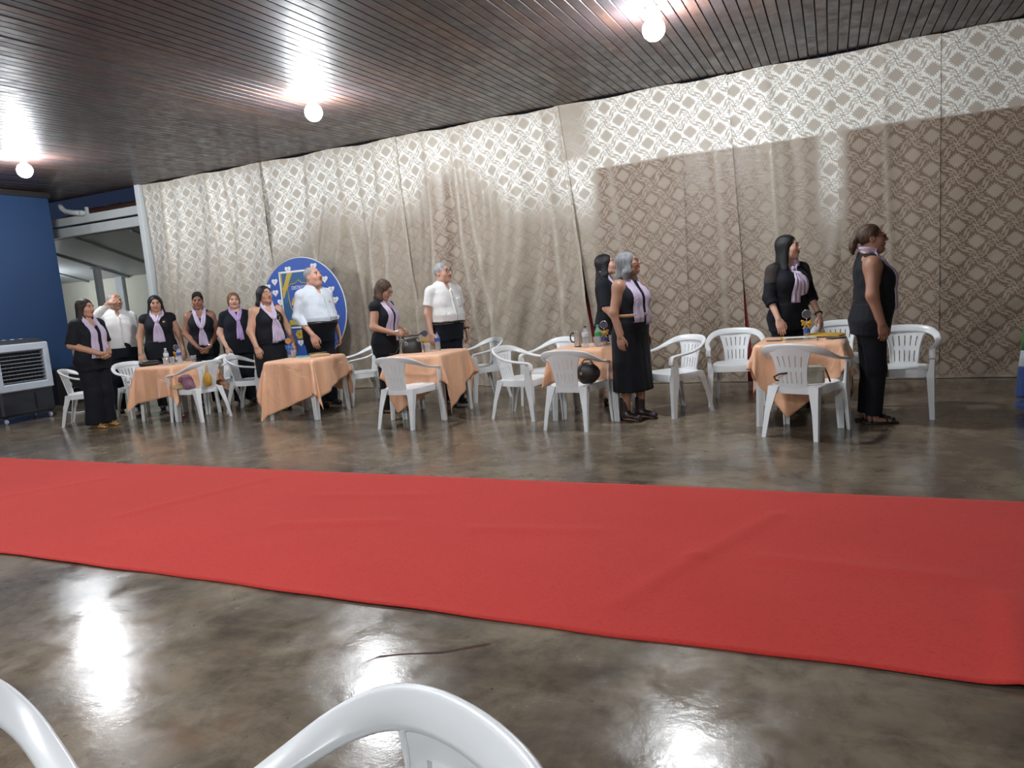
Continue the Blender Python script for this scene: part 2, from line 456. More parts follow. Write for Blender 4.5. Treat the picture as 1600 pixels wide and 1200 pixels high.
# ceiling: boards running from the camera side to the curtain
CX0, CX1, CY0, CY1 = -14.0, 6.0, -4.6, 9.24
ce = MB()
ce.add([(CX0, CY0, ceil_z(CY0) + .03), (CX1, CY0, ceil_z(CY0) + .03), (CX1, CY1, ceil_z(CY1) + .03), (CX0, CY1, ceil_z(CY1) + .03)], [(0, 3, 2, 1)])
ceiling = structure(ce.build('ceiling', M['dark']), 'ceiling of narrow dark varnished wooden boards')
W, g, T = .100, .009, .020
ln = CY1 - CY0
prof = [(g, T), (g, .004), (g + .0025, 0), (W - .0025, 0), (W, .004), (W, T)]
bv = []; bf = []
NS = 6
for k in range(NS + 1):
    y = CY0 + ln * k / NS
    for x, z in prof: bv.append((x, y, ceil_z(y) + z))
n_ = len(prof)
for k in range(NS):
    for i in range(n_ - 1):
        bf.append((k * n_ + i, k * n_ + i + 1, (k + 1) * n_ + i + 1, (k + 1) * n_ + i))
bm0 = bpy.data.meshes.new('board'); bm0.from_pydata(bv, [], [tuple(reversed(q)) for q in bf]); bm0.materials.append(M['wood'])
for k in range(int((CX1 - CX0) / W)):
    o = bpy.data.objects.new('board', bm0)
    o.location = (CX0 + k * W, 0, random.uniform(-.0012, .0012))
    link(o, ceiling)

# walls
wb = MB().add([(-11.06, WALL_Y, 0), (6.5, WALL_Y, 0), (6.5, WALL_Y, 3.68), (-11.06, WALL_Y, 3.68), (-11.06, WALL_Y + .15, 0), (6.5, WALL_Y + .15, 0), (6.5, WALL_Y + .15, 3.68), (-11.06, WALL_Y + .15, 3.68)],
        [(0, 1, 2, 3), (4, 7, 6, 5), (0, 3, 7, 4), (1, 5, 6, 2)]).build('wall_back', M['backwall'])
structure(wb, 'brown painted wall behind the damask curtains')
structure(MB().box((-12.5, 1.90, 1.78), (.10, 6.45, 1.78)).build('wall_left', M['blue_paint']), 'deep blue painted side wall')
structure(MB().box((-12.47, 1.90, 3.60), (.11, 6.47, .045)).build('trim_1', M['dark']), 'dark board along the top of the blue wall')
structure(MB().box((6.6, 2.2, 1.9), (.1, 7.2, 1.9)).build('wall_right', M['plain_wall']))
structure(MB().box((-4, -4.9, 1.9), (10.6, .1, 1.9)).build('wall_front', M['plain_wall']))
# white jamb at the end of the curtain wall
structure(MB().box((-11.13, 9.20, 1.86), (.055, .09, 1.86), bev=.008).build('trim_2', M['white_paint']), 'white painted post at the end of the curtain')

# annexe seen past the blue wall
an = thing('annexe_beam', 'double white steel beam across the opening beside the curtain', 'beam', (-11.2, 9.34, 3.0))
MB().box((-2.2, 0, .315), (2.2, .06, .075), bev=.006).build('upper_beam', M['white_paint'], an)
MB().box((-2.2, .01, .12), (2.2, .055, .085), bev=.006).build('lower_beam', M['white_paint'], an)
MB().box((-1.55, -.04, .45), (.022, .022, .07)).build('bracket', M['white_paint'], an)
gr = thing('annexe_roof', 'grey sheet metal roof sloping away behind the white beam', 'roof', (-11, 9.5, 3.0))
MB().add([(-8, 0, .04), (0.3, 0, .04), (-1.5, 3.55, -.52), (-10, 3.55, -.52), (-8, 0, .08), (.3, 0, .08), (-1.5, 3.55, -.48), (-10, 3.55, -.48)],
         [(0, 1, 2, 3), (4, 7, 6, 5), (0, 4, 5, 1), (1, 5, 6, 2), (2, 6, 7, 3), (3, 7, 4, 0)]).build('roof_sheet', M['grey_sheet'], gr)
for k in range(5):
    x0 = -7.2 + k * 1.55
    MB().add([(x0, .05, .0), (x0 + .07, .05, .0), (x0 - 1.53, 3.5, -.56), (x0 - 1.6, 3.5, -.56), (x0, .05, .05), (x0 + .07, .05, .05), (x0 - 1.53, 3.5, -.51), (x0 - 1.6, 3.5, -.51)],
             [(0, 1, 2, 3), (0, 4, 5, 1), (1, 5, 6, 2), (3, 7, 4, 0)]).build('rafter', M['grey_sheet'], gr)
aw = thing('annexe_wall', 'cream wall of the annexe with grey pillars', 'wall', (-16, 13.1, 0))
MB().box((0, 0, 1.28), (5.5, .08, 1.28)).build('wall_panel', M['cream_wall'], aw)
for x in (-.95, .95):
    MB().box((x, -.1, 1.26), (.13, .06, 1.26)).build('pillar', M['grey_sheet'], aw)
po = thing('annexe_post', 'slim white post under the annexe roof', 'post', (-15.05, 11.0, 0))
MB().box((0, 0, 1.28), (.06, .06, 1.28), bev=.006).build('shaft', M['white_paint'], po)
MB().box((0, 0, 2.57), (.09, .09, .012)).build('cap_plate', M['white_paint'], po)
tr = thing('tile_roof', 'row of dark clay roof tiles above the white beam', 'roof', (-11.3, 10.1, 3.52))
tv = []; tf = []
for k in range(7):
    a = PI * k / 6
    for (yy, zz) in ((0, 0), (.8, .28)):
        tv.append((.085 * math.cos(a), yy, .06 * math.sin(a) + zz)); 
for k in range(7):
    a = PI * k / 6
    tv.append((.068 * math.cos(a), 0, .045 * math.sin(a)))
for k in range(6):
    tf.append((2 * k, 2 * k + 2, 2 * k + 3, 2 * k + 1)); tf.append((2 * k, 14 + k, 14 + k + 1, 2 * k + 2))
tm = bpy.data.meshes.new('tile'); tm.from_pydata(tv, [], tf); tm.materials.append(M['clay'])
for k in range(20):
    o = bpy.data.objects.new('tile', tm); o.location = (-.19 * k + .3, random.uniform(-.02, .02), random.uniform(-.01, .01)); link(o, tr)
MB().box((-1.6, .3, -.02), (2.2, .3, .02)).build('eave_board', M['dark'], tr)
pp = thing('gutter_pipe', 'white plastic gutter elbow beside the blue wall top', 'pipe', (-13.2, 9.2, 3.45))
MB().tube([(-.15, 0, .16), (-.1, 0, .10), (0, 0, .03), (.2, .02, -.01), (.42, .03, -.04)], .05, 10).build('elbow', M['white_paint'], pp, True)
MB().lathe([(.06, 0), (.06, .06)], (.42, .03, -.07), 12).build('collar', M['white_paint'], pp, True)

# ------------------------------------------------------------------ lamps
def m_bulb():
    t = NT('led_bulb_light')
    t.b.inputs['Base Color'].default_value = (.9, .9, .9, 1)
    t.b.inputs['Emission Color'].default_value = LAMP_COLOR + (1,)
    t.b.inputs['Emission Strength'].default_value = LAMP_STRENGTH
    return t.m
M['bulb'] = m_bulb()
LL = ['ceiling lamp with bare round bulb above the seated area, nearest one to the damask band',
      'ceiling lamp with bare round bulb in the middle of the boards',
      'ceiling lamp with bare round bulb near the blue wall']
for i, (x, y) in enumerate(LAMPS):
    lab = LL[i] if i < 3 else 'ceiling lamp with bare round bulb, %s of the row behind the carpet' % ('nearest end', 'middle one', 'far end', 'standing apart')[i - 3]
    L = thing('ceiling_lamp', lab, 'lamp', (x, y, ceil_z(y)), 0, 'ceiling lamps')
    MB().lathe([(.062, 0), (.066, -.012), (.055, -.03), (.034, -.045), (.032, -.085)], n=18).build('socket', M['lamp_socket'], L, angle=40)
    MB().lathe([(.030, -.085), (.040, -.095)] + [(.094 * math.sin(a), -.175 + .094 * math.cos(a)) for a in np.linspace(.55, PI - .02, 12)], n=20).build('bulb', M['bulb'], L, True)
L = thing('annexe_lamp', 'annexe wall lamp out of sight behind the blue wall', 'lamp', (-17.6, 11.2, 2.28))
MB().box((0, 0, .02), (.05, .05, .02), bev=.006).build('socket', M['lamp_socket'], L)
MB().lathe([(.008, .03), (.008, .52)], n=8).build('rod', M['lamp_socket'], L)
MB().lathe([(.03, 0), (.05, -.03), (.055, -.09), (.03, -.13), (.002, -.14)], n=14).build('bulb', M['bulb'], L, True)

# ------------------------------------------------------------------ red carpet
def carpet():
    x0, x1, y0, y1, nx, ny = -12.2, 5.5, 2.492, 4.51, 420, 60
    X = np.linspace(x0, x1, nx); Yp = np.linspace(0, 1, ny)
    gx, gy = np.meshgrid(X, Yp, indexing='ij')
    wob = lambda x, s: .008 * np.sin(x * 1.7 + s) + .005 * np.sin(x * 4.3 + 2 * s) + .003 * np.sin(x * 11 + s)
    lo = y0 + wob(gx, 1.0); hi = y1 + .5 * wob(gx, 3.0)
    yy = lo + (hi - lo) * gy
    z = .007 + .002 * np.sin(gx * 2.1 + yy * 3) * np.sin(yy * 2.3 - gx) + .002
    def ridge(ax, ay, bx, by, amp, w):
        dx, dy = bx - ax, by - ay; L2 = dx * dx + dy * dy
        t = ((gx - ax) * dx + (yy - ay) * dy) / L2
        d = np.hypot(gx - ax - np.clip(t, 0, 1) * dx, yy - ay - np.clip(t, 0, 1) * dy)
        return amp * np.exp(-(d / w) ** 2)
    for r in ((-4.55, 3.25, -4.15, 4.25, .012, .045), (-.62, 3.35, -.30, 4.05, .012, .04), (-.85, 2.75, -.62, 3.35, .010, .04), (.52, 2.5, .62, 3.2, .014, .05),
              (-3.2, 3.3, -2.5, 3.5, .010, .06), (-.3, 3.4, .5, 3.35, .009, .06), (-3.4, 3.9, -2.6, 4.05, .008, .06), (-1.9, 3.5, -1.2, 3.6, .008, .06), (-6.5, 3.0, -5.8, 4.0, .009, .05)):
        z = z + ridge(*r)
    lift = np.exp(-((yy - lo) / .03) ** 2) * .006 * (.5 + .5 * np.sin(gx * 2.6))
    z = z + lift
    v = np.stack([gx, yy, z], -1).reshape(-1, 3)
    idx = np.arange(nx * ny).reshape(nx, ny)
    f = np.stack([idx[:-1, :-1], idx[1:, :-1], idx[1:, 1:], idx[:-1, 1:]], -1).reshape(-1, 4)
    # skirt closes the sheet down to the floor side
    edge = idx[:, 0]; b = len(v)
    vs = v[edge].copy(); vs[:, 2] -= .006
    v2 = np.vstack([v, vs]); e2 = np.arange(b, b + nx)
    f2 = np.stack([e2[:-1], e2[1:], edge[1:], edge[:-1]], -1)
    edge = idx[:, -1]; vs = v[edge].copy(); vs[:, 2] -= .006; b = len(v2); v2 = np.vstack([v2, vs]); e2 = np.arange(b, b + nx)
    f3 = np.stack([edge[:-1], edge[1:], e2[1:], e2[:-1]], -1)
    o = mesh_np('red_carpet', v2, np.vstack([f, f2, f3]), M['carpet'])
    tag(o, 'long red felt carpet runner laid across the concrete floor', 'carpet')
carpet()

# ------------------------------------------------------------------ damask curtains
# seams: x at the top and at the floor;  the cloth hangs in panels
SEAMS = [(-11.06, -11.02), (-8.32, -8.18), (-5.75, -5.62), (-3.23, -2.86), (-1.65, -1.66), (-1.10, -.93), (0.12, .18), (1.09, 1.07), (4.6, 4.6)]
PAN = [('damask curtain panel in soft folds beside the white post', .62, .050, 1.0),
       ('pleated damask curtain panel behind the round blue banner', .50, .040, .9),
       ('loose damask curtain panel behind the standing men', .48, .050, .9),
       ('damask curtain panel with a long slit showing red cloth, behind the grey-haired woman', .40, .020, .5),
       ('narrow damask curtain panel behind the chair facing the carpet', .30, .008, .3),
       ('damask curtain panel behind the long-haired woman', .52, .012, .35),
       ('flat damask curtain panel behind the woman with a ponytail', .26, .006, .15),
       ('flat damask curtain panel at the flag', .28, .005, .12)]
def panel(i):
    (ta, ba), (tb, bb) = SEAMS[i], SEAMS[i + 1]
    lab, opq, amp, fade = PAN[i]
    ov = .05
    r = np.random.default_rng(40 + i)
    nu = max(30, int((tb - ta) * 46)); nv = 180
    ztop = 3.685
    us = np.linspace(0, 1, nu); vs = np.linspace(0, 1, nv)
    U, V = np.meshgrid(us, vs, indexing='ij')
    gap_l = np.zeros_like(V); gap_r = np.zeros_like(V)
    dn = 1 - V                       # 0 at the top, 1 at the floor
    if i in (3, 5): gap_l = .055 * np.clip((dn - .56) / .44, 0, 1) ** 1.2
    if i in (2, 4): gap_r = .045 * np.clip((dn - .56) / .44, 0, 1) ** 1.2
    xa = ta + (ba - ta) * dn + gap_l - ov * (gap_l < 1e-6) * (i > 0)
    xb = tb + (bb - tb) * dn - gap_r + .01
    x = xa + (xb - xa) * U
    # folds: gather at the top, wander downwards
    s = x - ta
    ph = r.uniform(0, 6, 8)
    wander = .22 * np.sin(dn * 2.2 + ph[0]) + .1 * np.sin(dn * 5 + ph[1])
    w = np.zeros_like(x)
    for k, (fr, a) in enumerate(((2.2, 1.0), (4.1, .6), (7.3, .35), (12.7, .16))):
        w += a * np.sin(fr * (s + wander * (.6 + .2 * k)) * 2 * PI / 2.2 * .9 + ph[2 + k])
    sharp = np.sign(w) * np.abs(w) ** .8
    y = -amp * (.30 + .70 * np.sin(np.clip(dn, 0, 1) * PI * .75)) * sharp
    # cross creases
    y += .004 * np.sin(V * 55 + 5 * np.sin(s * 3 + ph[6]) + ph[7]) * np.clip(dn * 2 - .5, 0, 1)
    lift = .04 + .012 * (i % 2)
    yw = 9.16 - lift * 0 + (.012 if amp > .03 else .005) * (i % 2) + y
    # a few deep vertical tucks
    tuck = np.zeros_like(x)
    for c in r.uniform(.06, .94, 4 if amp > .03 else 1):
        cx = xa + (xb - xa) * (c + .03 * np.sin(dn * 3 + c * 9))
        tuck += np.exp(-((x - cx) / .035) ** 2)
    for c in (0.006, .994): tuck += (.8 if amp > .03 else .3) * np.exp(-((U - c) / .008) ** 2)
    yw -= (.035 if amp > .03 else .014) * np.clip(tuck, 0, 1.2) * (.4 + .6 * dn)
    # doubled cloth at tucks and hems; a slight tone shift lower down the gathered panels
    lay = .05 + (.75 if amp > .03 else .38) * np.clip(tuck, 0, 1)
    wob = .10 * np.sin(x * 2.3 + ph[0]) + .07 * np.sin(x * 5.9 + ph[1])
    low_part = np.clip((dn + wob - .30) / .16, 0, 1)
    lay += fade * .12 * low_part
    lay += .35 * np.exp(-((V - 1) / .012) ** 2) + .4 * np.exp(-(V / .012) ** 2)
    lay = np.clip(lay, 0, .97)
    z = .006 + V * (ztop - .006) + .012 * np.sin(x * 5 + ph[3]) * V * (V > .98)
    v = np.stack([x, yw, z], -1).reshape(-1, 3)
    idx = np.arange(nu * nv).reshape(nu, nv)
    f = np.stack([idx[:-1, :-1], idx[1:, :-1], idx[1:, 1:], idx[:-1, 1:]], -1).reshape(-1, 4)
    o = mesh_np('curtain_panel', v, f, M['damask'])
    me = o.data
    uvl = me.uv_layers.new(name='UVMap')
    li = np.zeros(len(me.loops), dtype=np.int32); me.loops.foreach_get('vertex_index', li)
    shear = .03 * np.sin(dn * 3 + i)
    uu = (s * 1.06 + shear + i * .21).reshape(-1)[li]; vv = (z + .02 * np.sin(s * 2) + i * .13).reshape(-1)[li]
    uvl.data.foreach_set('uv', np.stack([uu, vv], -1).astype(np.float32).ravel())
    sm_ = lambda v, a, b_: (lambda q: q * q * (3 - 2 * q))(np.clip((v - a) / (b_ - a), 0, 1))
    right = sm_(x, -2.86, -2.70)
    # pale upper ground: straight edge on the right, a soft uneven fade on the left
    edge_r = 2.84 + .006 * np.sin(x * 2.7)
    edge_l = 2.62 + .30 * np.sin(x * 1.05 + .9) * .8 + .16 * np.sin(x * 2.6 + 1.1) + .10 * np.sin(x * 5.1)
    br = sm_(z, edge_r - .008, edge_r + .008); first = 1 - sm_(x, -8.45, -8.15); edge_l = edge_l - .75 * first; sof = .38 + .65 * first; bl = sm_(z, edge_l - sof, edge_l + sof) * (.92 - .10 * first)
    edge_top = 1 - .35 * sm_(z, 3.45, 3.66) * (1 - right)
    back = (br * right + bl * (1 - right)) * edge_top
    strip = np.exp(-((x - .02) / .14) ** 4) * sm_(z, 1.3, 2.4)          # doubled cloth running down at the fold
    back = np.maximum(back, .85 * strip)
    patch = np.exp(-((x + 3.05) / .22) ** 4) * sm_(z, 2.9, 3.05) * .8   # less pale ground near the ceiling
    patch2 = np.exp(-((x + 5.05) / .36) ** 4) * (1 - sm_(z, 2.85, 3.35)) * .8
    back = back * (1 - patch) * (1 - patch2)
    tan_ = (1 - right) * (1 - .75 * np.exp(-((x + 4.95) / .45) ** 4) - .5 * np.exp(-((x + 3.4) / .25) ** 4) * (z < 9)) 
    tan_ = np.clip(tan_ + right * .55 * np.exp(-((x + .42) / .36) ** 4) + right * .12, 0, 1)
    for nm_, val in (('layer', lay), ('ground_pale', back), ('ground_tan', tan_)):
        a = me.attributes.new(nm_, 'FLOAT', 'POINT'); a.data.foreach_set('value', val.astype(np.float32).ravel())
    tag(o, lab, 'curtain')
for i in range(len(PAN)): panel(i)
for (x, lab) in ((-2.92, 'red cloth showing through the curtain slit behind the bottles'), (-.99, 'red cloth showing through the curtain slit behind the chair facing the carpet')):
    nv = []; nf = []
    for k in range(9):
        z = .01 + 1.75 * k / 8; w = .16 * (1 - k / 8 * .75)
        for j in range(7): nv.append((x - w + 2 * w * j / 6, 9.215 + .010 * math.sin(j * 2.4), z))
    for k in range(8):
        for j in range(6): nf.append((k * 7 + j, k * 7 + j + 1, k * 7 + j + 8, k * 7 + j + 7))
    o = MB().add(nv, nf).build('red_drape', M['red_cloth'], None, True); tag(o, lab, 'drape')
    sm = o.modifiers.new('thickness', 'SOLIDIFY'); sm.thickness = .004

# ------------------------------------------------------------------ white plastic armchairs
def lsec(c, wx, wy, t, sx, sy):
    """L shaped section (six points) with its outer corner at c, arms reaching towards -sx / -sy"""
    x, y, z = c
    P = [(0, 0), (-sx * wx, 0), (-sx * wx, -sy * t), (-sx * t, -sy * t), (-sx * t, -sy * wy), (0, -sy * wy)]
    if sx * sy < 0: P = [P[0]] + P[:0:-1]
    return [(x + a, y + b, z) for a, b in P]
def supers(c, a, b, u, w, n=12, e=2.6):
    c, u, w = Vector(c), Vector(u), Vector(w); R = []
    for i in range(n):
        t = 2 * PI * i / n; ct, st = math.cos(t), math.sin(t)
        R.append(c + u * (a * math.copysign(abs(ct) ** (2 / e), ct)) + w * (b * math.copysign(abs(st) ** (2 / e), st)))
    return R
def catmull(P, n):
    P = [np.array(p, float) for p in P]; out = []
    Q = [2 * P[0] - P[1]] + P + [2 * P[-1] - P[-2]]
    for k in range(len(P) - 1):
        a, b, c, d = Q[k:k + 4]
        for i in range(n):
            t = i / n
            out.append(.5 * ((2 * b) + (-a + c) * t + (2 * a - 5 * b + 4 * c - d) * t * t + (-a + 3 * b - 3 * c + d) * t ** 3))
    out.append(P[-1]); return out
def make_chair(label):
    t = thing('plastic_armchair', label, 'chair', group=None)
    wp = M['white_plastic']
    # seat: dished plate with a rounded apron
    def rr(sx, sy, z, n=28):
        R = []
        for i in range(n):
            a = 2 * PI * i / n; ca, sa = math.cos(a), math.sin(a); e = 2 / 4.2
            x = math.copysign(abs(ca) ** e, ca) * .235; y = math.copysign(abs(sa) ** e, sa) * .225
            x *= 1 - .09 * (y / .225)                # narrower at the back
            R.append((x * sx, y * sy - .01, z))
        return R
    b = MB(); rings = [rr(.05, .05, .405), rr(.5, .5, .407), rr(.85, .85, .416), rr(.96, .96, .425), rr(1, 1, .420), rr(1.02, 1.02, .395), rr(1.02, 1.02, .355), rr(.97, .97, .355), rr(.95, .95, .395), rr(.4, .4, .392), rr(.05, .05, .39)]
    b.sweep(rings).build('seat', wp, t, angle=50)
    # backrest shell with two rows of five slots
    def bk(u, v):
        hw = .118 + .012 * v + .052 * v ** 3
        x = u * hw
        y = .205 + .075 * v + .012 * v * v - 1.05 * x * x * (.6 + .7 * v)
        z = .395 + .335 * v - .5 * x * x * v
        return (x, y, z)
    us = []
    for k in range(5):
        c = -.66 + .33 * k; us += [c - .034, c + .034]
    us = [-1.0] + us + [1.0]
    vs = [0, .08, .13, .25, .38, .43, .50, .55, .66, .77, .82, .91, 1.0]
    slot = lambda i, j: not (i % 2 == 1 and (2 <= j <= 4 or 7 <= j <= 9))
    b = MB(); b.grid(bk, us, vs, slot, .012, (0, 1, 0))
    rim = [bk(-.93, v) for v in (.06, .3, .6, .85, .93)] + [bk(u, .955) for u in (-.8, -.4, 0, .4, .8)] + [bk(.93, v) for v in (.93, .85, .6, .3, .06)]
    b.tube([(x, y - .002, z) for x, y, z in rim], .0045, 6)
    b.build('backrest', wp, t, angle=40)
    # top rail sweeping down into both arms
    half = [(.2705, -.250, .520), (.2700, -.246, .565), (.2685, -.222, .597), (.284, -.12, .612), (.290, 0, .628), (.284, .10, .655), (.258, .185, .692), (.205, .245, .722), (.12, .280, .738), (0, .292, .743)]
    path = catmull(half + [(-x, y, z) for x, y, z in half[-2::-1]], 4)
    n = len(path); secs = []
    for k, p in enumerate(path):
        a = path[max(0, k - 1)]; c = path[min(n - 1, k + 1)]
        tg = Vector(c - a).normalized()
        f = 1 - abs(2 * k / (n - 1) - 1)              # 0 at the arm ends, 1 in the middle
        f = min(1, max(0, (f - .42) / .42)); f = f * f * (3 - 2 * f)
        hor = tg.cross(Vector((0, 0, 1))).normalized()
        if hor.dot(Vector((p[0], p[1] - .02, 0))) < 0: hor = -hor
        up = Vector((0, 0, 1))
        tilt = f * math.radians(66)
        wdir = (hor * math.cos(tilt) + up * math.sin(tilt)).normalized()
        wdir = (wdir - tg * wdir.dot(tg)).normalized()
        ndir = tg.cross(wdir)
        wd = .026 + .009 * f
        ctr = Vector(p) - wdir * (.006 * f)
        secs.append(supers(ctr, wd, .0125, wdir, ndir, 12, 3.2))
    MB().sweep(secs).build('top_rail', wp, t, True)
    # front legs run up into the arms, rear legs splay back
    for s in (-1, 1):
        b = MB()
        b.sweep([lsec((s * .290, -.262, 0), .040, .042, .010, s, -1), lsec((s * .286, -.252, .20), .048, .055, .011, s, -1),
                 lsec((s * .284, -.244, .38), .060, .082, .012, s, -1), lsec((s * .284, -.238, .43), .045, .072, .012, s, -1),
                 lsec((s * .287, -.236, .53), .034, .062, .012, s, -1), lsec((s * .286, -.236, .575), .030, .050, .012, s, -1)])
        b.sweep([[(s * x, y, z) for x, y, z in q] for q in ([(.225, -.20, .40), (.28, -.20, .40), (.28, -.235, .40), (.225, -.235, .40)], [(.225, -.20, .36), (.282, -.20, .30), (.282, -.24, .30), (.225, -.235, .36)])])
        b.build('leg', wp, t, angle=35)
        b = MB()
        b.sweep([lsec((s * .238, .318, 0), .036, .036, .010, s, 1), lsec((s * .226, .278, .20), .048, .046, .011, s, 1),
                 lsec((s * .214, .238, .36), .075, .070, .012, s, 1), lsec((s * .212, .226, .415), .090, .085, .012, s, 1)])
        b.build('leg', wp, t, angle=35)
    return t
# (x, y, facing dx, dy, scale, label): facing is where a sitter would look
CHAIRS = [
    (-9.35, 6.42, .75, .65, 'white plastic armchair between the air cooler and the woman with clasped hands'),
    (-8.98, 6.95, .95, -.2, 'white plastic armchair half hidden behind the woman with clasped hands'),
    (-8.06, 7.42, -.35, -.94, 'white plastic armchair in shade behind the chair holding the mustard bag'),
    (-7.57, 6.70, -.99, .10, 'white plastic armchair with a pink bundle and a mustard bag on it'),
    (-7.31, 7.39, .93, .35, 'white plastic armchair behind the woman in thin glasses and black dress'),
    (-5.83, 7.86, -.60, -.80, 'white plastic armchair beside the tall man in the pale blue shirt'),
    (-4.18, 6.46, .06, 1.0, 'white plastic armchair with its back turned, in front of the table with the black handbag'),
    (-4.14, 8.12, -.6, -.8, 'white plastic armchair just right of the table with the black handbag'),
    (-3.02, 6.93, 1.0, -.12, 'white plastic armchair seen from its side, nearer of the pair by the bottles table'),
    (-2.98, 7.62, -.50, -.87, 'white plastic armchair behind its twin, farther of the pair by the bottles table'),
    (-2.28, 6.48, .10, 1.0, 'white plastic armchair with its back turned and a round black bag on the seat'),
    (-1.47, 7.15, -.62, -.78, 'white plastic armchair right of the grey-haired woman'),
    (-.93, 7.72, .10, -1.0, 'white plastic armchair facing the red carpet, alone against the curtain'),
    (.08, 8.15, .0, -1.0, 'white plastic armchair behind the table with the yellow folders'),
    (-.22, 6.26, .36, .93, 'white plastic armchair with its back turned and a cream handbag on the seat'),
    (.55, 7.10, -.20, -.98, 'white plastic armchair behind the woman with a ponytail'),
    (-.59, .56, -.447, -.894, 'white plastic armchair close to the camera, its slotted backrest in full view'),
    (-1.34, .42, .95, -.28, 'white plastic armchair close to the camera, only one arm in view'),
]
ch0 = make_chair(CHAIRS[0][4])
_cm = children_map()
for i, (x, y, dx, dy, lab) in enumerate(CHAIRS):
    o = ch0 if i == 0 else copy_tree(ch0, None, _cm)
    o.location = (x, y, 0); o.rotation_euler = (0, 0, math.atan2(dx, -dy)); o.scale = (.97, .97, 1); o['label'] = lab; o['group'] = 'white plastic armchairs'

# ------------------------------------------------------------------ tables and their cloths
TH = .715
def make_table(label):
    t = thing('plastic_table', label, 'table')
    b = MB(); b.box((0, 0, TH - .014), (.35, .35, .014), bev=.010); b.build('tabletop', M['white_plastic'], t)
    b = MB()
    for (cx, cy, hx, hy) in ((0, .325, .32, .008), (0, -.325, .32, .008), (.325, 0, .008, .32), (-.325, 0, .008, .32)): b.box((cx, cy, TH - .055), (hx, hy, .03))
    b.build('apron', M['white_plastic'], t)
    for sx in (-1, 1):
        for sy in (-1, 1):
            b = MB()
            b.sweep([lsec((sx * .352, sy * .352, 0), .052, .052, .012, sx, sy), lsec((sx * .346, sy * .346, .3), .066, .066, .012, sx, sy), lsec((sx * .338, sy * .338, TH - .03), .085, .085, .012, sx, sy)])
            for q in (.022, .036):
                b.sweep([[(sx * (.352 - q) + a, sy * .354 + c, .005) for a, c in ((-.003, -.004), (.003, -.004), (.003, .004), (-.003, .004))],
                         [(sx * (.338 - q * 1.4) + a, sy * .340 + c, TH - .04) for a, c in ((-.003, -.004), (.003, -.004), (.003, .004), (-.003, .004))]])
            b.build('leg', M['white_plastic'], t, angle=35)
    return t
def tablecloth(center, rz, label, a=.69, rot=0.0, off=(0, 0), seed=0):
    N = 72
    r = np.random.default_rng(seed)
    g = np.linspace(-a, a, N)
    U, V = np.meshgrid(g, g, indexing='ij')
    c, s = math.cos(rot), math.sin(rot)
    px = c * U - s * V + off[0]; py = s * U + c * V + off[1]
    hb, rad = .356, .03
    inn = hb - rad
    qx = np.clip(px, -inn, inn); qy = np.clip(py, -inn, inn)
    dx, dy = px - qx, py - qy; d = np.hypot(dx, dy) + 1e-9
    nx, ny = dx / d, dy / d
    hang = np.clip(d - rad * 1.5, 0, None)
    corner = np.abs(2 * nx * ny)                       # 1 on the diagonals
    th = np.arctan2(ny, nx)
    ph = r.uniform(0, 6, 6)
    sarc = np.where(np.abs(nx) > np.abs(ny), qy, qx)
    rip = .020 * np.sin(sarc * 15 + ph[0] + 2 * np.sign(nx + .3 * ny)) + .011 * np.sin(sarc * 31 + ph[1])
    rip_c = .055 * np.cos(th * 8 + ph[2]) * corner + .03 * np.sin(th * 14 + ph[3]) * corner
    amp = np.clip(hang / .28, 0, 1)
    out = rad * np.clip(d / (rad * 1.5), 0, 1) + hang * (.05 + .20 * corner) + amp * (rip * (1 - corner) + rip_c * .6) + .004
    out = np.maximum(out, np.clip(d, 0, rad))
    z = TH + .006 - np.where(d > 0, np.clip(d, 0, rad * 1.5) ** 2 / (rad * 1.5 * 2), 0) - hang * (.985 - .04 * corner) - np.where(hang > 0, .0, 0)
    z = np.maximum(z, .012)
    flat = (d < 1e-6)
    z += np.where(flat, .0025 * np.sin(px * 9 + ph[4]) * np.sin(py * 8 + ph[5]) + .0015, 0)
    X = qx + nx * out; Y = qy + ny * out
    v = np.stack([X, Y, z], -1).reshape(-1, 3)
    idx = np.arange(N * N).reshape(N, N)
    f = np.stack([idx[:-1, :-1], idx[1:, :-1], idx[1:, 1:], idx[:-1, 1:]], -1).reshape(-1, 4)
    o = mesh_np('tablecloth', v, f, M['cloth'])
    o.location = (center[0], center[1], 0); o.rotation_euler = (0, 0, rz)
    sm = o.modifiers.new('thickness', 'SOLIDIFY'); sm.thickness = .003; sm.offset = 1
    tag(o, label, 'tablecloth', 'peach tablecloths')
    return o
TABLES = [  # x, y, rz, cloth rotation, cloth offset, which
    (-8.08, 6.83, -.03, .16, (-.03, -.06), 'with the black purse and the mustard bow', .71),
    (-6.00, 6.99, .06, .34, (-.06, -.10), 'with the teal book and brown envelope', .77),
    (-4.26, 7.04, .03, .50, (.05, -.02), 'with the black handbag and blue-capped bottle', .72),
    (-2.27, 7.02, .00, .03, (.03, .0), 'with the water bottles and steel mug', .66),
    (-.255, 6.80, -.05, .70, (.0, .0), 'with the yellow folders', .70)]
tb0 = None
for i, (x, y, rz, cr, off, w, ca) in enumerate(TABLES):
    if tb0 is None: tb0 = make_table(''); tcm = children_map(); o = tb0
    else: o = copy_tree(tb0, None, tcm)
    o.location = (x, y, 0); o.rotation_euler = (0, 0, rz); o['label'] = 'white square plastic table under the peach cloth ' + w; o['group'] = 'white plastic tables'
    tablecloth((x, y), rz, 'peach satin tablecloth hanging in points, ' + w, ca, cr, off, 11 + i)

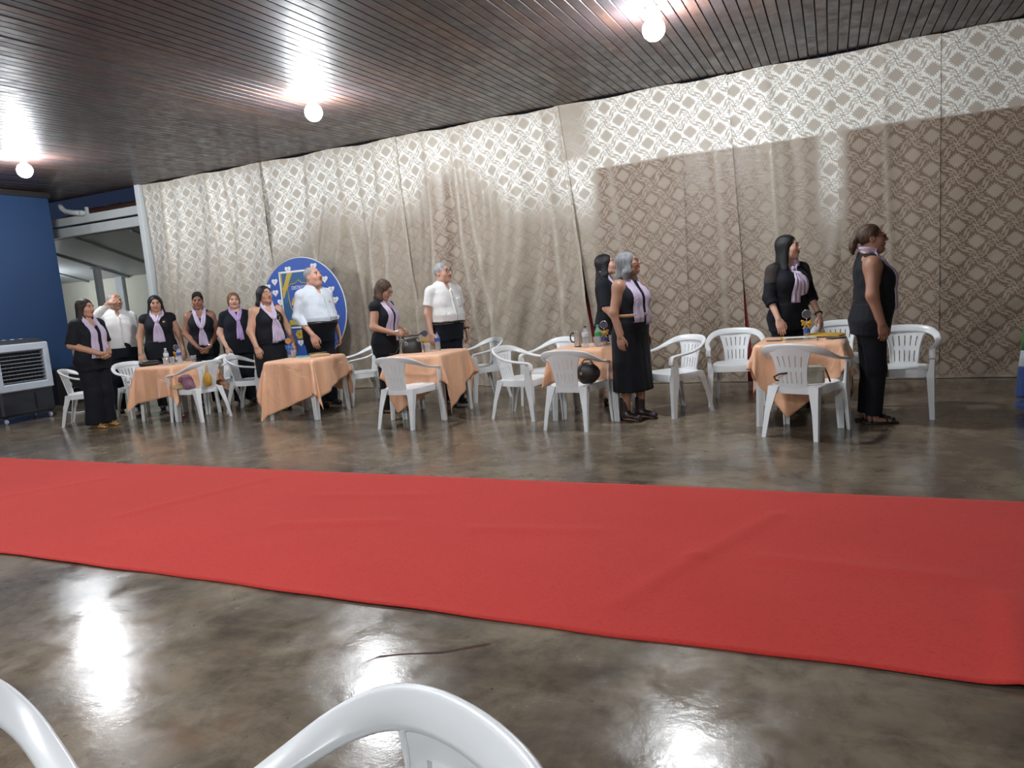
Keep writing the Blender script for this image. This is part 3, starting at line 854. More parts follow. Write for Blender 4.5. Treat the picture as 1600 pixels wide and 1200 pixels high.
# ------------------------------------------------------------------ people: bodies grown from smooth distance fields
BIG = 9.0
class Field:
    def __init__(s, lo, hi, h):
        s.lo = np.array(lo, float); s.h = h
        s.n = np.maximum(4, np.ceil((np.array(hi) - s.lo) / h).astype(int) + 1)
        s.F = np.full(s.n, BIG, dtype=np.float32)
        s.ax = [(s.lo[i] + h * np.arange(s.n[i])).astype(np.float32) for i in range(3)]
    def like(s):
        c = Field.__new__(Field); c.lo, c.h, c.n, c.ax = s.lo, s.h, s.n, s.ax; c.F = np.full(s.n, BIG, dtype=np.float32); return c
    def _sl(s, lo, hi, m):
        a = np.clip(np.floor((np.array(lo) - m - s.lo) / s.h).astype(int), 0, s.n)
        b = np.clip(np.ceil((np.array(hi) + m - s.lo) / s.h).astype(int) + 1, 0, s.n)
        if np.any(b <= a): return None
        sl = tuple(slice(a[i], b[i]) for i in range(3))
        return sl, s.ax[0][sl[0]][:, None, None], s.ax[1][sl[1]][None, :, None], s.ax[2][sl[2]][None, None, :]
    def put(s, r, fn, k=.02, mode='u'):
        lo, hi = r
        q = s._sl(lo, hi, max(.03, k * 1.6))
        if q is None: return s
        sl, x, y, z = q
        d = fn(x, y, z).astype(np.float32); a = s.F[sl]
        if mode == 'u':
            if k > 0:
                hh = np.clip(.5 + .5 * (a - d) / k, 0, 1); s.F[sl] = a + (d - a) * hh - k * hh * (1 - hh)
            else: s.F[sl] = np.minimum(a, d)
        else:                                        # smooth carve
            if k > 0:
                hh = np.clip(.5 - .5 * (a + d) / k, 0, 1); s.F[sl] = a + (-d - a) * hh + k * hh * (1 - hh)
            else: s.F[sl] = np.maximum(a, -d)
        return s
    def cap(s, a, b, r1, r2, k=.02, mode='u', sc=(1, 1, 1)):
        a = np.array(a, float); b = np.array(b, float); R = max(r1, r2)
        ab = b - a; L = float(ab @ ab) + 1e-12
        def fn(x, y, z):
            px, py, pz = x - a[0], y - a[1], z - a[2]
            t = np.clip((px * ab[0] + py * ab[1] + pz * ab[2]) / L, 0, 1)
            d = np.sqrt(((px - t * ab[0]) / sc[0]) ** 2 + ((py - t * ab[1]) / sc[1]) ** 2 + ((pz - t * ab[2]) / sc[2]) ** 2)
            return d - (r1 + (r2 - r1) * t)
        m = R * np.array(sc)
        return s.put((np.minimum(a, b) - m, np.maximum(a, b) + m), fn, k, mode)
    def ell(s, c, r, k=.02, mode='u', rot=None):
        c = np.array(c, float); r = np.array(r, float); Rm = None if rot is None else np.array(rot, float)
        def fn(x, y, z):
            px, py, pz = x - c[0], y - c[1], z - c[2]
            if Rm is not None:
                px, py, pz = (Rm[0, 0] * px + Rm[1, 0] * py + Rm[2, 0] * pz, Rm[0, 1] * px + Rm[1, 1] * py + Rm[2, 1] * pz, Rm[0, 2] * px + Rm[1, 2] * py + Rm[2, 2] * pz)
            k0 = np.sqrt((px / r[0]) ** 2 + (py / r[1]) ** 2 + (pz / r[2]) ** 2)
            k1 = np.sqrt((px / r[0] ** 2) ** 2 + (py / r[1] ** 2) ** 2 + (pz / r[2] ** 2) ** 2) + 1e-9
            return k0 * (k0 - 1) / k1
        m = r if Rm is None else np.full(3, r.max())
        return s.put((c - m, c + m), fn, k, mode)
    def loft(s, secs, k=.02, mode='u', e=2.3, grow=0.0, zlo=None, zhi=None, ripple=None):
        """secs rows: z, half width, half depth, centre y (and centre x)"""
        S = np.array([list(q) + [0] * (5 - len(q)) for q in secs], float)
        z0 = S[0, 0] if zlo is None else zlo; z1 = S[-1, 0] if zhi is None else zhi
        A = (S[:, 1] + grow).max(); B = (S[:, 2] + grow + np.abs(S[:, 3])).max()
        def fn(x, y, z):
            zz = np.clip(z, z0, z1)
            a = np.interp(zz, S[:, 0], S[:, 1]) + grow; b = np.interp(zz, S[:, 0], S[:, 2]) + grow; cy = np.interp(zz, S[:, 0], S[:, 3]); cx = np.interp(zz, S[:, 0], S[:, 4])
            q = (np.abs((x - cx) / a) ** e + np.abs((y - cy) / b) ** e) ** (1 / e)
            d = (q - 1) * np.minimum(a, b)
            if ripple is not None: d = d + ripple(x, y, z)
            return np.maximum(d, np.maximum(z0 - z, z - z1) + 0 * d)
        mx = abs(S[:, 4]).max()
        return s.put(((-A - mx, -B, z0), (A + mx, B, z1)), fn, k, mode)
    def above(s, z0):                                # keep what is above a height
        s.F = np.maximum(s.F, (z0 - s.ax[2])[None, None, :]); return s
    def front(s, x, z):
        """first surface met from the front (-y) at x, z; nan where none"""
        i = np.clip(((x - s.lo[0]) / s.h).round().astype(int), 0, s.n[0] - 1); k = np.clip(((z - s.lo[2]) / s.h).round().astype(int), 0, s.n[2] - 1)
        col = s.F[i, :, k] < 0
        j = col.argmax(axis=-1); y = s.ax[1][j].astype(float)
        j0 = np.clip(j - 1, 0, None)
        f1 = s.F[i, j, k]; f0 = s.F[i, j0, k]
        t = np.where(f0 > 0, f0 / (f0 - f1 + 1e-9), 1.0)
        y = y - s.h * (1 - np.clip(t, 0, 1))
        return np.where(col.any(axis=-1), y, np.nan)
    def surf(s):
        F = s.F; F[0] = F[-1] = BIG; F[:, 0] = F[:, -1] = BIG; F[:, :, 0] = F[:, :, -1] = BIG
        N = F < 0
        cs = [(0, 0, 0), (1, 0, 0), (0, 1, 0), (1, 1, 0), (0, 0, 1), (1, 0, 1), (0, 1, 1), (1, 1, 1)]
        sh = tuple(k - 1 for k in F.shape)
        cnt = np.zeros(sh, np.int8)
        for a, b, c in cs: cnt += N[a:a + sh[0], b:b + sh[1], c:c + sh[2]]
        act = np.argwhere((cnt > 0) & (cnt < 8))
        if len(act) == 0: return np.zeros((0, 3)), np.zeros((0, 4), int)
        idx = np.full(sh, -1, np.int64); idx[tuple(act.T)] = np.arange(len(act))
        val = np.stack([F[act[:, 0] + a, act[:, 1] + b, act[:, 2] + c] for a, b, c in cs], 1)
        P = np.zeros((len(act), 3)); w = np.zeros(len(act))
        for e0 in range(8):
            for ax_ in range(3):
                if cs[e0][ax_]: continue
                c1 = list(cs[e0]); c1[ax_] = 1; e1 = cs.index(tuple(c1))
                f0, f1 = val[:, e0], val[:, e1]; m = (f0 < 0) != (f1 < 0)
                t = np.where(m, f0 / (f0 - f1 + 1e-12), 0)
                p = np.array(cs[e0], float)[None] + np.eye(3)[ax_][None] * t[:, None]
                P += np.where(m[:, None], p, 0); w += m
        V = s.lo + s.h * (act + P / w[:, None])
        Q = []
        for ax_ in range(3):
            o1, o2 = [(1, 2), (2, 0), (0, 1)][ax_]
            d = [0, 0, 0]; d[ax_] = 1
            A0 = N[:F.shape[0] - d[0], :F.shape[1] - d[1], :F.shape[2] - d[2]]; A1 = N[d[0]:, d[1]:, d[2]:]
            E = np.argwhere(A0 != A1)
            E = E[(E[:, o1] > 0) & (E[:, o2] > 0) & (E[:, o1] < sh[o1]) & (E[:, o2] < sh[o2])]
            ins = N[tuple(E.T)]
            u = np.zeros(3, int); u[o1] = 1; v = np.zeros(3, int); v[o2] = 1
            q = np.stack([idx[tuple((E - u - v).T)], idx[tuple((E - v).T)], idx[tuple(E.T)], idx[tuple((E - u).T)]], 1)
            q[~ins] = q[~ins][:, ::-1]
            Q.append(q)
        Q = np.concatenate(Q); Q = Q[(Q >= 0).all(1)]
        return V, Q
def relax(V, Q, n=1, lam=.5):
    for _ in range(n):
        acc = np.zeros_like(V); w = np.zeros(len(V))
        for a in range(4):
            i, j = Q[:, a], Q[:, (a + 1) % 4]
            np.add.at(acc, i, V[j]); np.add.at(acc, j, V[i]); np.add.at(w, i, 1); np.add.at(w, j, 1)
        V = V + lam * (acc / np.maximum(w, 1)[:, None] - V)
    return V
def rotm(yaw=0, pitch=0, roll=0):
    """head frame: yaw turns towards +x (the person's left), pitch lifts the chin, roll tilts"""
    y, p, r = (math.radians(v) for v in (yaw, pitch, roll))
    Rz = np.array([[math.cos(y), -math.sin(y), 0], [math.sin(y), math.cos(y), 0], [0, 0, 1]])
    Rx = np.array([[1, 0, 0], [0, math.cos(-p), -math.sin(-p)], [0, math.sin(-p), math.cos(-p)]])
    Ry = np.array([[math.cos(r), 0, math.sin(r)], [0, 1, 0], [-math.sin(r), 0, math.cos(r)]])
    return Rz @ Rx @ Ry

ARMS = {   # reference pose of the left arm (x > 0) for a 1.65 m body: elbow, wrist, hand direction, thumb direction, curl
    'hang': ((.204, .030, 1.085), (.212, -.035, .855), (.02, -.12, -1), (-.25, -1, 0), .55),
    'thigh': ((.208, .04, 1.085), (.190, -.085, .865), (-.05, -.25, -1), (-.7, -.7, 0), .40),
    'clasp': ((.206, .03, 1.09), (.066, -.205, .955), (-.75, -.22, -.55), (.0, -.55, 1), .75),
    'low_clasp': ((.212, .02, 1.085), (.072, -.185, .865), (-.60, -.15, -.75), (-.2, -.6, .6), .70),
    'table': ((.212, -.01, 1.085), (.214, -.150, .880), (-.05, -.35, -1), (-.9, -.4, 0), .35),
    'salute': ((.310, -.13, 1.290), (.115, -.205, 1.530), (-.85, -.05, .42), (.0, -.5, -.85), .35),
    'hold': ((.210, .02, 1.085), (.120, -.215, 1.000), (-.55, -.75, -.15), (-.3, .2, 1), .80),
    'press': ((.222, .02, 1.085), (.240, -.100, .850), (.05, -.35, -1), (-.9, -.4, 0), .35),
}
def shade(c, k): return tuple(min(1, max(0, x * k)) for x in c)
def make_person(P):
    s = P['h'] / 1.65
    male = P.get('male', False)
    W = dict(shoulder=1.0, bust=1.0, waist=1.0, hip=1.0, depth=1.0, belly=0.0, arm=1.0); W.update(P.get('w', {}))
    root = thing('person', P['label'], 'person', (P['x'], P['y'], 0), math.radians(P['rz']))
    # ---- torso rings
    if male:
        base = [(.80, .160, .112, .012), (.90, .172, .122, .010), (.98, .166, .118, .004), (1.06, .160, .114, -.004), (1.15, .166, .116, -.008), (1.24, .178, .122, -.006), (1.32, .178, .110, .004), (1.375, .150, .088, .014), (1.415, .088, .070, .022), (1.445, .060, .060, .022)]
    else:
        base = [(.79, .166, .118, .012), (.88, .182, .128, .016), (.97, .168, .114, .004), (1.05, .146, .102, -.004), (1.14, .148, .106, -.008), (1.22, .156, .114, -.010), (1.30, .158, .102, .004), (1.36, .136, .082, .014), (1.405, .080, .066, .022), (1.44, .055, .056, .024)]
    T = []
    for z, a, b, cy in base:
        t = [('hip', .86, .12), ('waist', 1.06, .09), ('bust', 1.22, .08), ('shoulder', 1.36, .06)]
        ws = np.array([math.exp(-((z - q[1]) / q[2]) ** 2) for q in t]); f = float(ws @ np.array([W[q[0]] for q in t]) / (ws.sum() + 1e-9))
        if z > 1.40: f = 1 + (f - 1) * .3
        bl = W['belly'] * math.exp(-((z - 1.03) / .12) ** 2)
        T.append((z * s, a * f * s, (b * (.5 + .5 * f) * W['depth'] + bl * .5) * s, (cy - bl * .5) * s))
    T = np.array(T)
    bust = 0 if male else P.get('breast', 1.0)
    def add_bust(F, g=0):
        if bust:
            for sx in (-1, 1): F.ell((sx * .068 * s, (-.078 - .03 * (W['bust'] - 1) * 2) * s, 1.205 * s), np.array((.068, .058 * bust, .072)) * s * W['bust'] + g, .05)
    shx = (.178 if male else .160) * W['shoulder'] * s
    ar = W['arm'] * s
    # ---- arms
    armJ = {}
    for sx, key in ((-1, 'arm_r'), (1, 'arm_l')):
        e, w, hd, th, cu = ARMS[P[key]] if isinstance(P[key], str) else P[key]
        wx = 1 + .60 * (W['waist'] - 1) + .25 * (W['hip'] - 1) + (.06 if male else 0)
        mirror = np.array([sx, 1, 1], float)
        sh = np.array([sx * shx, .012 * s, 1.328 * s])
        spread = np.array([wx if abs(e[0]) > .2 else 1, 1, 1])
        E = np.array(e) * spread * mirror * s; Wr = np.array(w) * (np.array([wx, 1, 1]) if abs(w[0]) > .2 else 1) * mirror * s
        Wr[1] -= W['belly'] * .6 * s if abs(w[0]) < .2 else 0
        armJ[sx] = (sh, E, Wr, np.array(hd) * mirror, np.array(th) * mirror, cu)
    st = P.get('stance', .085) * s
    stride = P.get('stride', 0.0) * s
    hipz = .87 * s
    def leg_pts(sx):
        return (np.array([sx * .088 * s * W['hip'], .008 * s, hipz]), np.array([sx * (.5 * .088 * s + .5 * st), (-.012 * s + sx * stride * .5), .47 * s]), np.array([sx * st, .025 * s + sx * stride, .085 * s]))
    lw = .5 + .5 * W['hip']
    # ---- skin body (coarse field: trunk, arms, legs, feet, neck)
    ext = max(.36, abs(armJ[1][1][0]) + .08, abs(armJ[-1][1][0]) + .08)
    B = Field((-ext, -.36 * s, -.01), (ext, .24 * s, 1.62 * s), .0115)
    B.loft(T, .03); add_bust(B)
    for sx in (-1, 1):
        sh, E, Wr, hd, th, cu = armJ[sx]
        B.ell(sh, np.array((.053, .056, .060)) * ar, .035); B.cap((0, .026 * s, 1.410 * s), sh + (-sx * .022 * s, .004, .022 * s), .050 * s, .040 * s, .04)
        B.cap(sh + (sx * .004, 0, -.01), E, .050 * ar, .041 * ar, .04); B.cap(E, Wr, .041 * ar, .0265 * ar, .03)
        hip, kn, an = leg_pts(sx)
        B.cap(hip, kn, .088 * s * lw, .058 * s, .05); B.cap(kn, an, .055 * s, .036 * s, .04); B.ell(kn * .55 + an * .45 + (0, .022 * s, .05 * s), (.046 * s, .046 * s, .12 * s), .03)
        B.cap(an, an + (0, .012, -.045 * s), .036 * s, .032 * s, .03)
        B.cap(an + (0, .0, -.050 * s), an + (sx * .012, -.150 * s, -.066 * s), .030 * s, .022 * s, .03, 'u', (1.35, 1, .8))
    B.F = np.maximum(B.F, (.004 - B.ax[2])[None, None, :])
    hc = np.array([0, (P.get('lean', 0) - .012) * s, 1.545 * s]) + np.array(P.get('head_off', (0, 0, 0))) * s
    HR = rotm(*P.get('head', (0, 0, 0)))
    hs = s * (1.03 if male else 1.0) * P.get('head_scale', .97)
    nb = np.array([0, .030 * s, 1.395 * s]); nt = hc + HR @ np.array([0, .020, -.05]) * hs
    nr = (.060 if male else .052) * s * P.get('neck', 1.0)
    B.cap(nb, nt, nr * 1.08, nr - .002, .035)
    V, Q = B.surf(); V = relax(V, Q, 2)
    skin = P.get('skin', (.42, .22, .14))
    cols = np.tile(np.array(skin + (1,)), (len(V), 1))
    parts = [(V, Q, cols)]
    # ---- head, fine field in its own frame
    H = Field((-.105, -.145, -.175), (.105, .135, .15), .0052)
    jw = P.get('jaw', 1.0)
    H.ell((0, .016, .028), (.0745, .094, .087), .01)
    H.ell((0, -.028, -.040), (.060 * jw, .064, .078), .045)
    H.ell((0, -.062, -.098), (.026 * jw, .024, .020), .035)
    for sx in (-1, 1):
        H.ell((sx * .040, -.058, -.030), (.026, .026, .026), .03)
        H.ell((sx * .046 * jw, -.010, -.082), (.018, .034, .020), .035)
        H.ell((sx * .031, -.100, .010), (.019, .016, .012), .016, 'c')
        H.ell((sx * .031, -.0775, .011), (.0165, .0135, .0125), .006)                # closed lid mass round the eyeball
        H.ell((sx * .030, -.086, .031), (.024, .010, .007), .012)
        H.ell((sx * .0765, .010, -.004), (.010, .020, .031), .008); H.ell((sx * .084, .006, .000), (.006, .012, .020), .006, 'c')
    ns = P.get('nose', 1.0)
    H.cap((0, -.086, .018), (0, -.112 * (1 + .03 * ns), -.026), .009, .0125 * ns, .014)
    for sx in (-1, 1): H.ell((sx * .0125 * ns, -.103, -.031), (.0085, .011, .008), .008)
    H.ell((0, -.093, -.054), (.024, .011, .0065), .007); H.ell((0, -.091, -.0675), (.021, .011, .0070), .006)
    H.cap((-.021, -.106, -.0605), (.021, -.106, -.0605), .0042, .0042, .004, 'c')
    if P.get('old'): 
        for sx in (-1, 1): H.cap((sx * .024, -.100, -.035), (sx * .034, -.088, -.066), .004, .004, .008, 'c')
    if P.get('chin2'): H.ell((0, -.030, -.112), (.050, .046, .028), .03)
    Ri = HR.T
    nbl = Ri @ (nb - hc) / hs
    H.cap((0, .020, -.05), nbl * .9 + np.array((0, .020, -.05)) * .1, nr / hs, nr / hs * 1.05, .03)
    V, Q = H.surf(); V = relax(V, Q, 1, .4)
    x, y, z = V.T
    c = np.tile(np.array(skin + (1,)), (len(V), 1))
    def blend(mask, col):
        m = np.clip(mask, 0, 1)[:, None]; c[:, :3] = c[:, :3] * (1 - m) + np.array(col) * m
    fr = (y < -.055)
    blend(.5 * np.exp(-(((np.abs(x) - .042) / .024) ** 2 + ((z + .030) / .024) ** 2)) * fr, shade(skin, 1.0)[:1] + tuple(v * .72 for v in skin[1:]))
    lipc = P.get('lips', (.30, .085, .075))
    blend(1.6 * np.exp(-((x / .021) ** 4 + ((z + .0605) / .0115) ** 4)) * fr, lipc)
    blend(1.3 * np.exp(-((x / .019) ** 4 + ((z + .0608) / .0022) ** 2)) * fr, shade(lipc, .25))
    brow = P.get('brow', (.03, .018, .012))
    bz = .0315 - .10 * (np.abs(np.abs(x) - .030)) 
    blend(1.5 * np.exp(-(((np.abs(x) - .031) / .0185) ** 4 + ((z - bz) / .0050) ** 2)) * fr, brow)
    blend(.8 * np.exp(-(((np.abs(x) - .030) / .0125) ** 4 + ((z - .0165) / .0038) ** 2)) * fr, shade(brow, .6))     # lash line
    blend(.35 * np.exp(-(((np.abs(x) - .031) / .022) ** 2 + ((z - .002) / .009) ** 2)) * fr, shade(skin, .6))
    if P.get('stubble'): blend(P['stubble'] * np.clip((-.030 - z) / .03, 0, 1) * (y < .0), (.17, .15, .14))
    V = hc + (V * hs) @ HR.T
    parts.append((V, Q, c))
    # ---- hands, finest fields
    for sx in (-1, 1):
        sh, E, Wr, hd, th, cu = armJ[sx]
        d = hd / np.linalg.norm(hd); t = th - d * (th @ d); t /= np.linalg.norm(t); n = np.cross(d, t) * (1 if sx > 0 else -1)
        # local axes: x palm normal, y towards the thumb, z along the fingers
        HM = np.stack([n, t, d], 1)
        G = Field((-.045, -.062, -.05), (.085, .095, .205), .0036)
        k = (1.06 if male else .97)
        fa = HM.T @ (E - Wr); fa = fa / np.linalg.norm(fa)
        G.cap((0, 0, 0), fa * .046, .0262 * W['arm'], .0275 * W['arm'], .012, 'u', (.85, 1.08, 1))
        G.ell((0, 0, .048), (.0150, .040, .050), .018); G.ell((.003, .004, .075), (.013, .040, .024), .014); G.ell((.008, .022, .035), (.014, .018, .030), .014)
        for q, (oy, L, r) in enumerate(((.031, .070, .0086), (.0105, .079, .0088), (-.0105, .073, .0084), (-.030, .058, .0075))):
            a0 = cu * (.45 + .12 * q); a1 = a0 + cu * (.75 + .1 * q); a2 = a1 + cu * .55
            p0 = np.array([.000, oy * .95, .088 - abs(oy) * .15]); sp = oy * .12
            p1 = p0 + L * .45 * np.array([math.sin(a0), sp, math.cos(a0)]); p2 = p1 + L * .32 * np.array([math.sin(a1), sp, math.cos(a1)]); p3 = p2 + L * .25 * np.array([math.sin(a2), sp, math.cos(a2)])
            G.cap(p0, p1, r * 1.08, r, .005); G.cap(p1, p2, r, r * .93, .003); G.cap(p2, p3, r * .93, r * .78, .003)
        q0 = np.array([.006, .028, .022]); q1 = np.array([.014, .052, .056]); q2 = np.array([.020, .056, .086]); q3 = np.array([.026, .050, .106])
        G.cap(q0, q1, .0135, .0105, .012); G.cap(q1, q2, .0105, .0092, .004); G.cap(q2, q3, .0092, .0076, .003)
        V, Q = G.surf(); V = relax(V, Q, 1, .35)
        if np.linalg.det(HM) < 0: Q = Q[:, ::-1]
        V = Wr + (V * s * k) @ HM.T
        parts.append((V, Q, np.tile(np.array(shade(skin, .92) + (1,)), (len(V), 1))))
    Vs, Qs, Cs, b = [], [], [], 0
    for V, Q, c in parts: Vs.append(V); Qs.append(Q + b); Cs.append(c); b += len(V)
    body = mesh_np('body', np.vstack(Vs), np.vstack(Qs), M['skin'], root, True, np.vstack(Cs))
    Lh = lambda p: hc + HR @ (np.array(p) * hs)
    # eyes
    for sx in (-1, 1):
        mb = MB(); R = .0088 * hs
        mb.lathe([(R * math.cos(a) + 1e-5, R * math.sin(a) * .62) for a in np.linspace(-PI / 2, PI / 2, 7)], (0, 0, 0), 10, 'Z', False)
        o = mb.build('eye', M['eye'], body, True); o.location = Lh((sx * .031, -.0865, .0105)); o.scale = (1.25, .8, .95)
        o.rotation_euler = (0, 0, math.radians(P.get('head', (0, 0, 0))[0]))
    # ---- garments
    wr = P.get('wrinkle', .0022)
    def rip(x, y, z): return wr * (np.sin(31 * z + 9 * x + 3 * np.sin(14 * x)) + np.sin(17 * z - 23 * x + 11 * y) + .7 * np.sin(47 * z + 13 * y + 20 * x))
    top = P['top']
    G = Field((-ext - .02, -.38 * s, .35 * s), (ext + .02, .26 * s, 1.50 * s), P.get('res', .0092))
    g = top.get('grow', .012)
    hem = top['hem'] * s
    TT = T.copy()
    if top.get('sleeve') == 'none':                  # narrow the shoulders so the arms show
        TT[:, 1] = np.where(T[:, 0] > 1.25 * s, T[:, 1] - np.interp(T[:, 0], (1.25 * s, 1.36 * s), (0, top.get('cut', .022) * s)), T[:, 1])
    if hem < T[0, 0]: TT = np.vstack([[hem, T[0, 1] * top.get('flare', 1.0), T[0, 2] * top.get('flare', 1.0), T[0, 3]], TT])
    if top.get('box'): TT[:, 1] = np.where(TT[:, 0] < 1.18 * s, np.maximum(TT[:, 1], top['box'] * s), TT[:, 1])
    G.loft(TT, .012, 'u', 2.3, g, hem, 1.44 * s, rip); add_bust(G, g * .9)
    sl = top.get('sleeve')
    for sx in (-1, 1):
        sh, E, Wr, hd, th, cu = armJ[sx]
        if sl == 'none': continue
        sg = top.get('sgrow', .016)
        S1 = G.like()
        n_ = E - sh; n_ = n_ / np.linalg.norm(n_)
        def clip(F_, c0, dd):
            F_.F = np.maximum(F_.F, ((F_.ax[0] - c0[0]) * dd[0])[:, None, None] + ((F_.ax[1] - c0[1]) * dd[1])[None, :, None] + ((F_.ax[2] - c0[2]) * dd[2])[None, None, :])
        S1.ell(sh + (0, 0, .0), np.array((.059, .062, .064)) * ar + g * .45, .02)
        up = {'cap': .24, 'short': .64, 'elbow': .98, 'three': 1, 'long': 1}[sl]
        S1.cap(sh, sh + (E - sh) * up, .056 * ar + sg * .5, (.050 - .008 * up) * ar + sg * (1.0 if sl != 'cap' else .5), .02)
        if sl in ('three', 'long'):
            q = .36 if sl == 'three' else .94
            S1.cap(E, E + (Wr - E) * q, .042 * ar + sg * .9, (.041 - .012 * q) * ar + sg * (1.1 if sl == 'three' else .8), .02)
            d2 = (Wr - E) / np.linalg.norm(Wr - E)
            if sl == 'three': clip(S1, E + (Wr - E) * .36, d2) if d2[2] < 0 else None
        else: clip(S1, sh + (E - sh) * up, n_)
        S1.F = S1.F + (wr * 1.2 * np.sin(42 * S1.ax[2] + 3 * sx)[None, None, :] * np.cos(20 * S1.ax[0])[:, None, None]).astype(np.float32) * (S1.F < .1)
        k = .016; a_ = G.F; hh = np.clip(.5 + .5 * (a_ - S1.F) / k, 0, 1); G.F = a_ + (S1.F - a_) * hh - k * hh * (1 - hh)
    for sx in (-1, 1): G.cap((0, .026 * s, 1.408 * s), armJ[sx][0] + (-sx * (.022 if sl != 'none' else .045) * s, .004, (.022 if sl != 'none' else .030) * s), .050 * s + g * .8, .038 * s + g * .8, .03)
    # neckline
    nk = top.get('neck', 'round')
    if nk == 'v': G.ell((0, -.115 * s, 1.42 * s), (.062 * s, .10 * s, .125 * s), .006, 'c'); G.ell((0, .02 * s, 1.46 * s), (.074 * s, .075 * s, .055 * s), .006, 'c')
    elif nk == 'round': G.ell((0, -.03 * s, 1.445 * s), (.078 * s, .115 * s, .070 * s), .006, 'c')
    elif nk == 'boat': G.ell((0, -.01 * s, 1.455 * s), (.098 * s, .10 * s, .060 * s), .006, 'c')
    else: G.ell((0, -.105 * s, 1.42 * s), (.030 * s, .07 * s, .085 * s), .006, 'c'); G.ell((0, .015 * s, 1.47 * s), (.066 * s, .070 * s, .045 * s), .006, 'c')
    G.above(hem)
    garment = G
    V, Q = G.surf(); V = relax(V, Q, 1, .4)
    mesh_np(top.get('name', 'blouse'), V, Q, M[top['mat']], root)
    gf = G.like(); gf.F = np.minimum(G.F, BIG)
    # lower body
    low = P['low']
    if low['kind'] == 'trousers':
        L = Field((-.30 * s * W['hip'] - .03, -.30 * s, .02), (.30 * s * W['hip'] + .03, .30 * s, 1.10 * s), .0098)
        lg = low.get('grow', .012)
        L.loft(T, .03, 'u', 2.3, lg + (.004 if not male else .002), T[0, 0] - .03 * s, low.get('waist', 1.02) * s)
        for sx in (-1, 1):
            hip, kn, an = leg_pts(sx)
            L.cap(hip, kn, .088 * s * lw + lg, low.get('knee', .066) * s + lg * .8, .05); L.cap(kn, an + (0, 0, -.035 * s), low.get('knee', .066) * s + lg * .8, low.get('ankle', .055) * s + lg, .03)
        L.above(low.get('hem', .045) * s)
        ph = P['x'] * 3
        L.F = L.F + (wr * 1.3 * np.sin(24 * L.ax[2] + ph)[None, None, :] * np.sin(19 * L.ax[0] + 2)[:, None, None]).astype(np.float32)
        V, Q = L.surf(); V = relax(V, Q, 1, .4); mesh_np('trousers', V, Q, M[low['mat']], root)
    else:
        hz = low['hem'] * s; L = Field((-.34 * s * W['hip'], -.34 * s, hz - .03), (.34 * s * W['hip'], .34 * s, 1.12 * s), .0098)
        wz = low.get('waist', 1.04) * s
        a0, b0 = T[1, 1], T[1, 2]
        fl = low.get('flare', 1.05)
        secs = [(hz, a0 * fl, b0 * fl * 1.05, .006), (.5 * (hz + T[1, 0]), a0 * (1 + (fl - 1) * .5), b0 * (1 + (fl - 1) * .5), .01)] + [tuple(q) for q in T[1:] if q[0] < wz + .06]
        def pleat(x, y, z, hz=hz):
            th = np.arctan2(y, x); f = np.clip((.9 * s - z) / (.9 * s - hz), 0, 1)
            return low.get('pleat', .006) * f * np.sin(th * 11 + 1.3 + 2 * z) + 0 * x
        L.loft(secs, .01, 'u', 2.2, .013, hz, wz, pleat)
        V, Q = L.surf(); V = relax(V, Q, 1, .4); mesh_np(low.get('name', 'skirt'), V, Q, M[low['mat']], root)
    if P.get('belt'):
        zb = P['belt'][0] * s
        ring = []
        i = np.interp(zb, T[:, 0], T[:, 1]); j = np.interp(zb, T[:, 0], T[:, 2]); cy = np.interp(zb, T[:, 0], T[:, 3]); gg = P['belt'][2]
        mb = MB()
        pts = [((i + gg) * math.copysign(abs(math.cos(a)) ** (2 / 2.3), math.cos(a)), cy + (j + gg) * math.copysign(abs(math.sin(a)) ** (2 / 2.3), math.sin(a))) for a in np.linspace(0, 2 * PI, 49)[:-1]]
        secs = [[(x, y, zb + dz) for x, y in pts] for dz in (-.014, .014)]
        v = [p for q in secs for p in q]; n = 48
        mb.add(v, [(k, (k + 1) % n, n + (k + 1) % n, n + k) for k in range(n)])
        o = mb.build('belt', M[P['belt'][1]], root, True); sm = o.modifiers.new('thickness', 'SOLIDIFY'); sm.thickness = .004; sm.offset = 1
    # collar, placket, buttons of a shirt
    if top.get('collar'):
        for sx in (-1, 1):
            rows = []
            for k in range(12):
                a = k / 11; th = PI * (.5 - a * .86) if sx > 0 else PI * (.5 + a * .86)
                cx_, cy_ = .070 * s * math.cos(th), .022 * s + .068 * s * math.sin(th)
                zt = (1.462 - .045 * a) * s; drop = (.034 + .030 * a ** 3) * s; o_ = .012 * s + .010 * s * a
                nx_, ny_ = math.cos(th), math.sin(th)
                rows.append([(cx_, cy_, zt), (cx_ + nx_ * .008 * s, cy_ + ny_ * .008 * s, zt + .002), (cx_ + nx_ * (o_ + .010 * s), cy_ + ny_ * (o_ + .016 * s), zt - drop), (cx_ + nx_ * .004 * s, cy_ + ny_ * .004 * s, zt - drop * .8)])
            mb = MB(); mb.sweep(rows); mb.build('collar', M[top['mat']], root, True)
        zz = np.linspace(hem + .02, 1.345 * s, 26)
        yy = gf.front(np.zeros(26), zz); okm = ~np.isnan(yy)
        mb = MB(); v = []
        for z_, y_ in zip(zz[okm], yy[okm]): v += [(-.016, y_ - .003, z_), (.016, y_ - .003, z_)]
        mb.add(v, [(2 * k, 2 * k + 1, 2 * k + 3, 2 * k + 2) for k in range(len(v) // 2 - 1)])
        o = mb.build('placket', M[top['mat']], root, True); sm = o.modifiers.new('thickness', 'SOLIDIFY'); sm.thickness = .004; sm.offset = 0
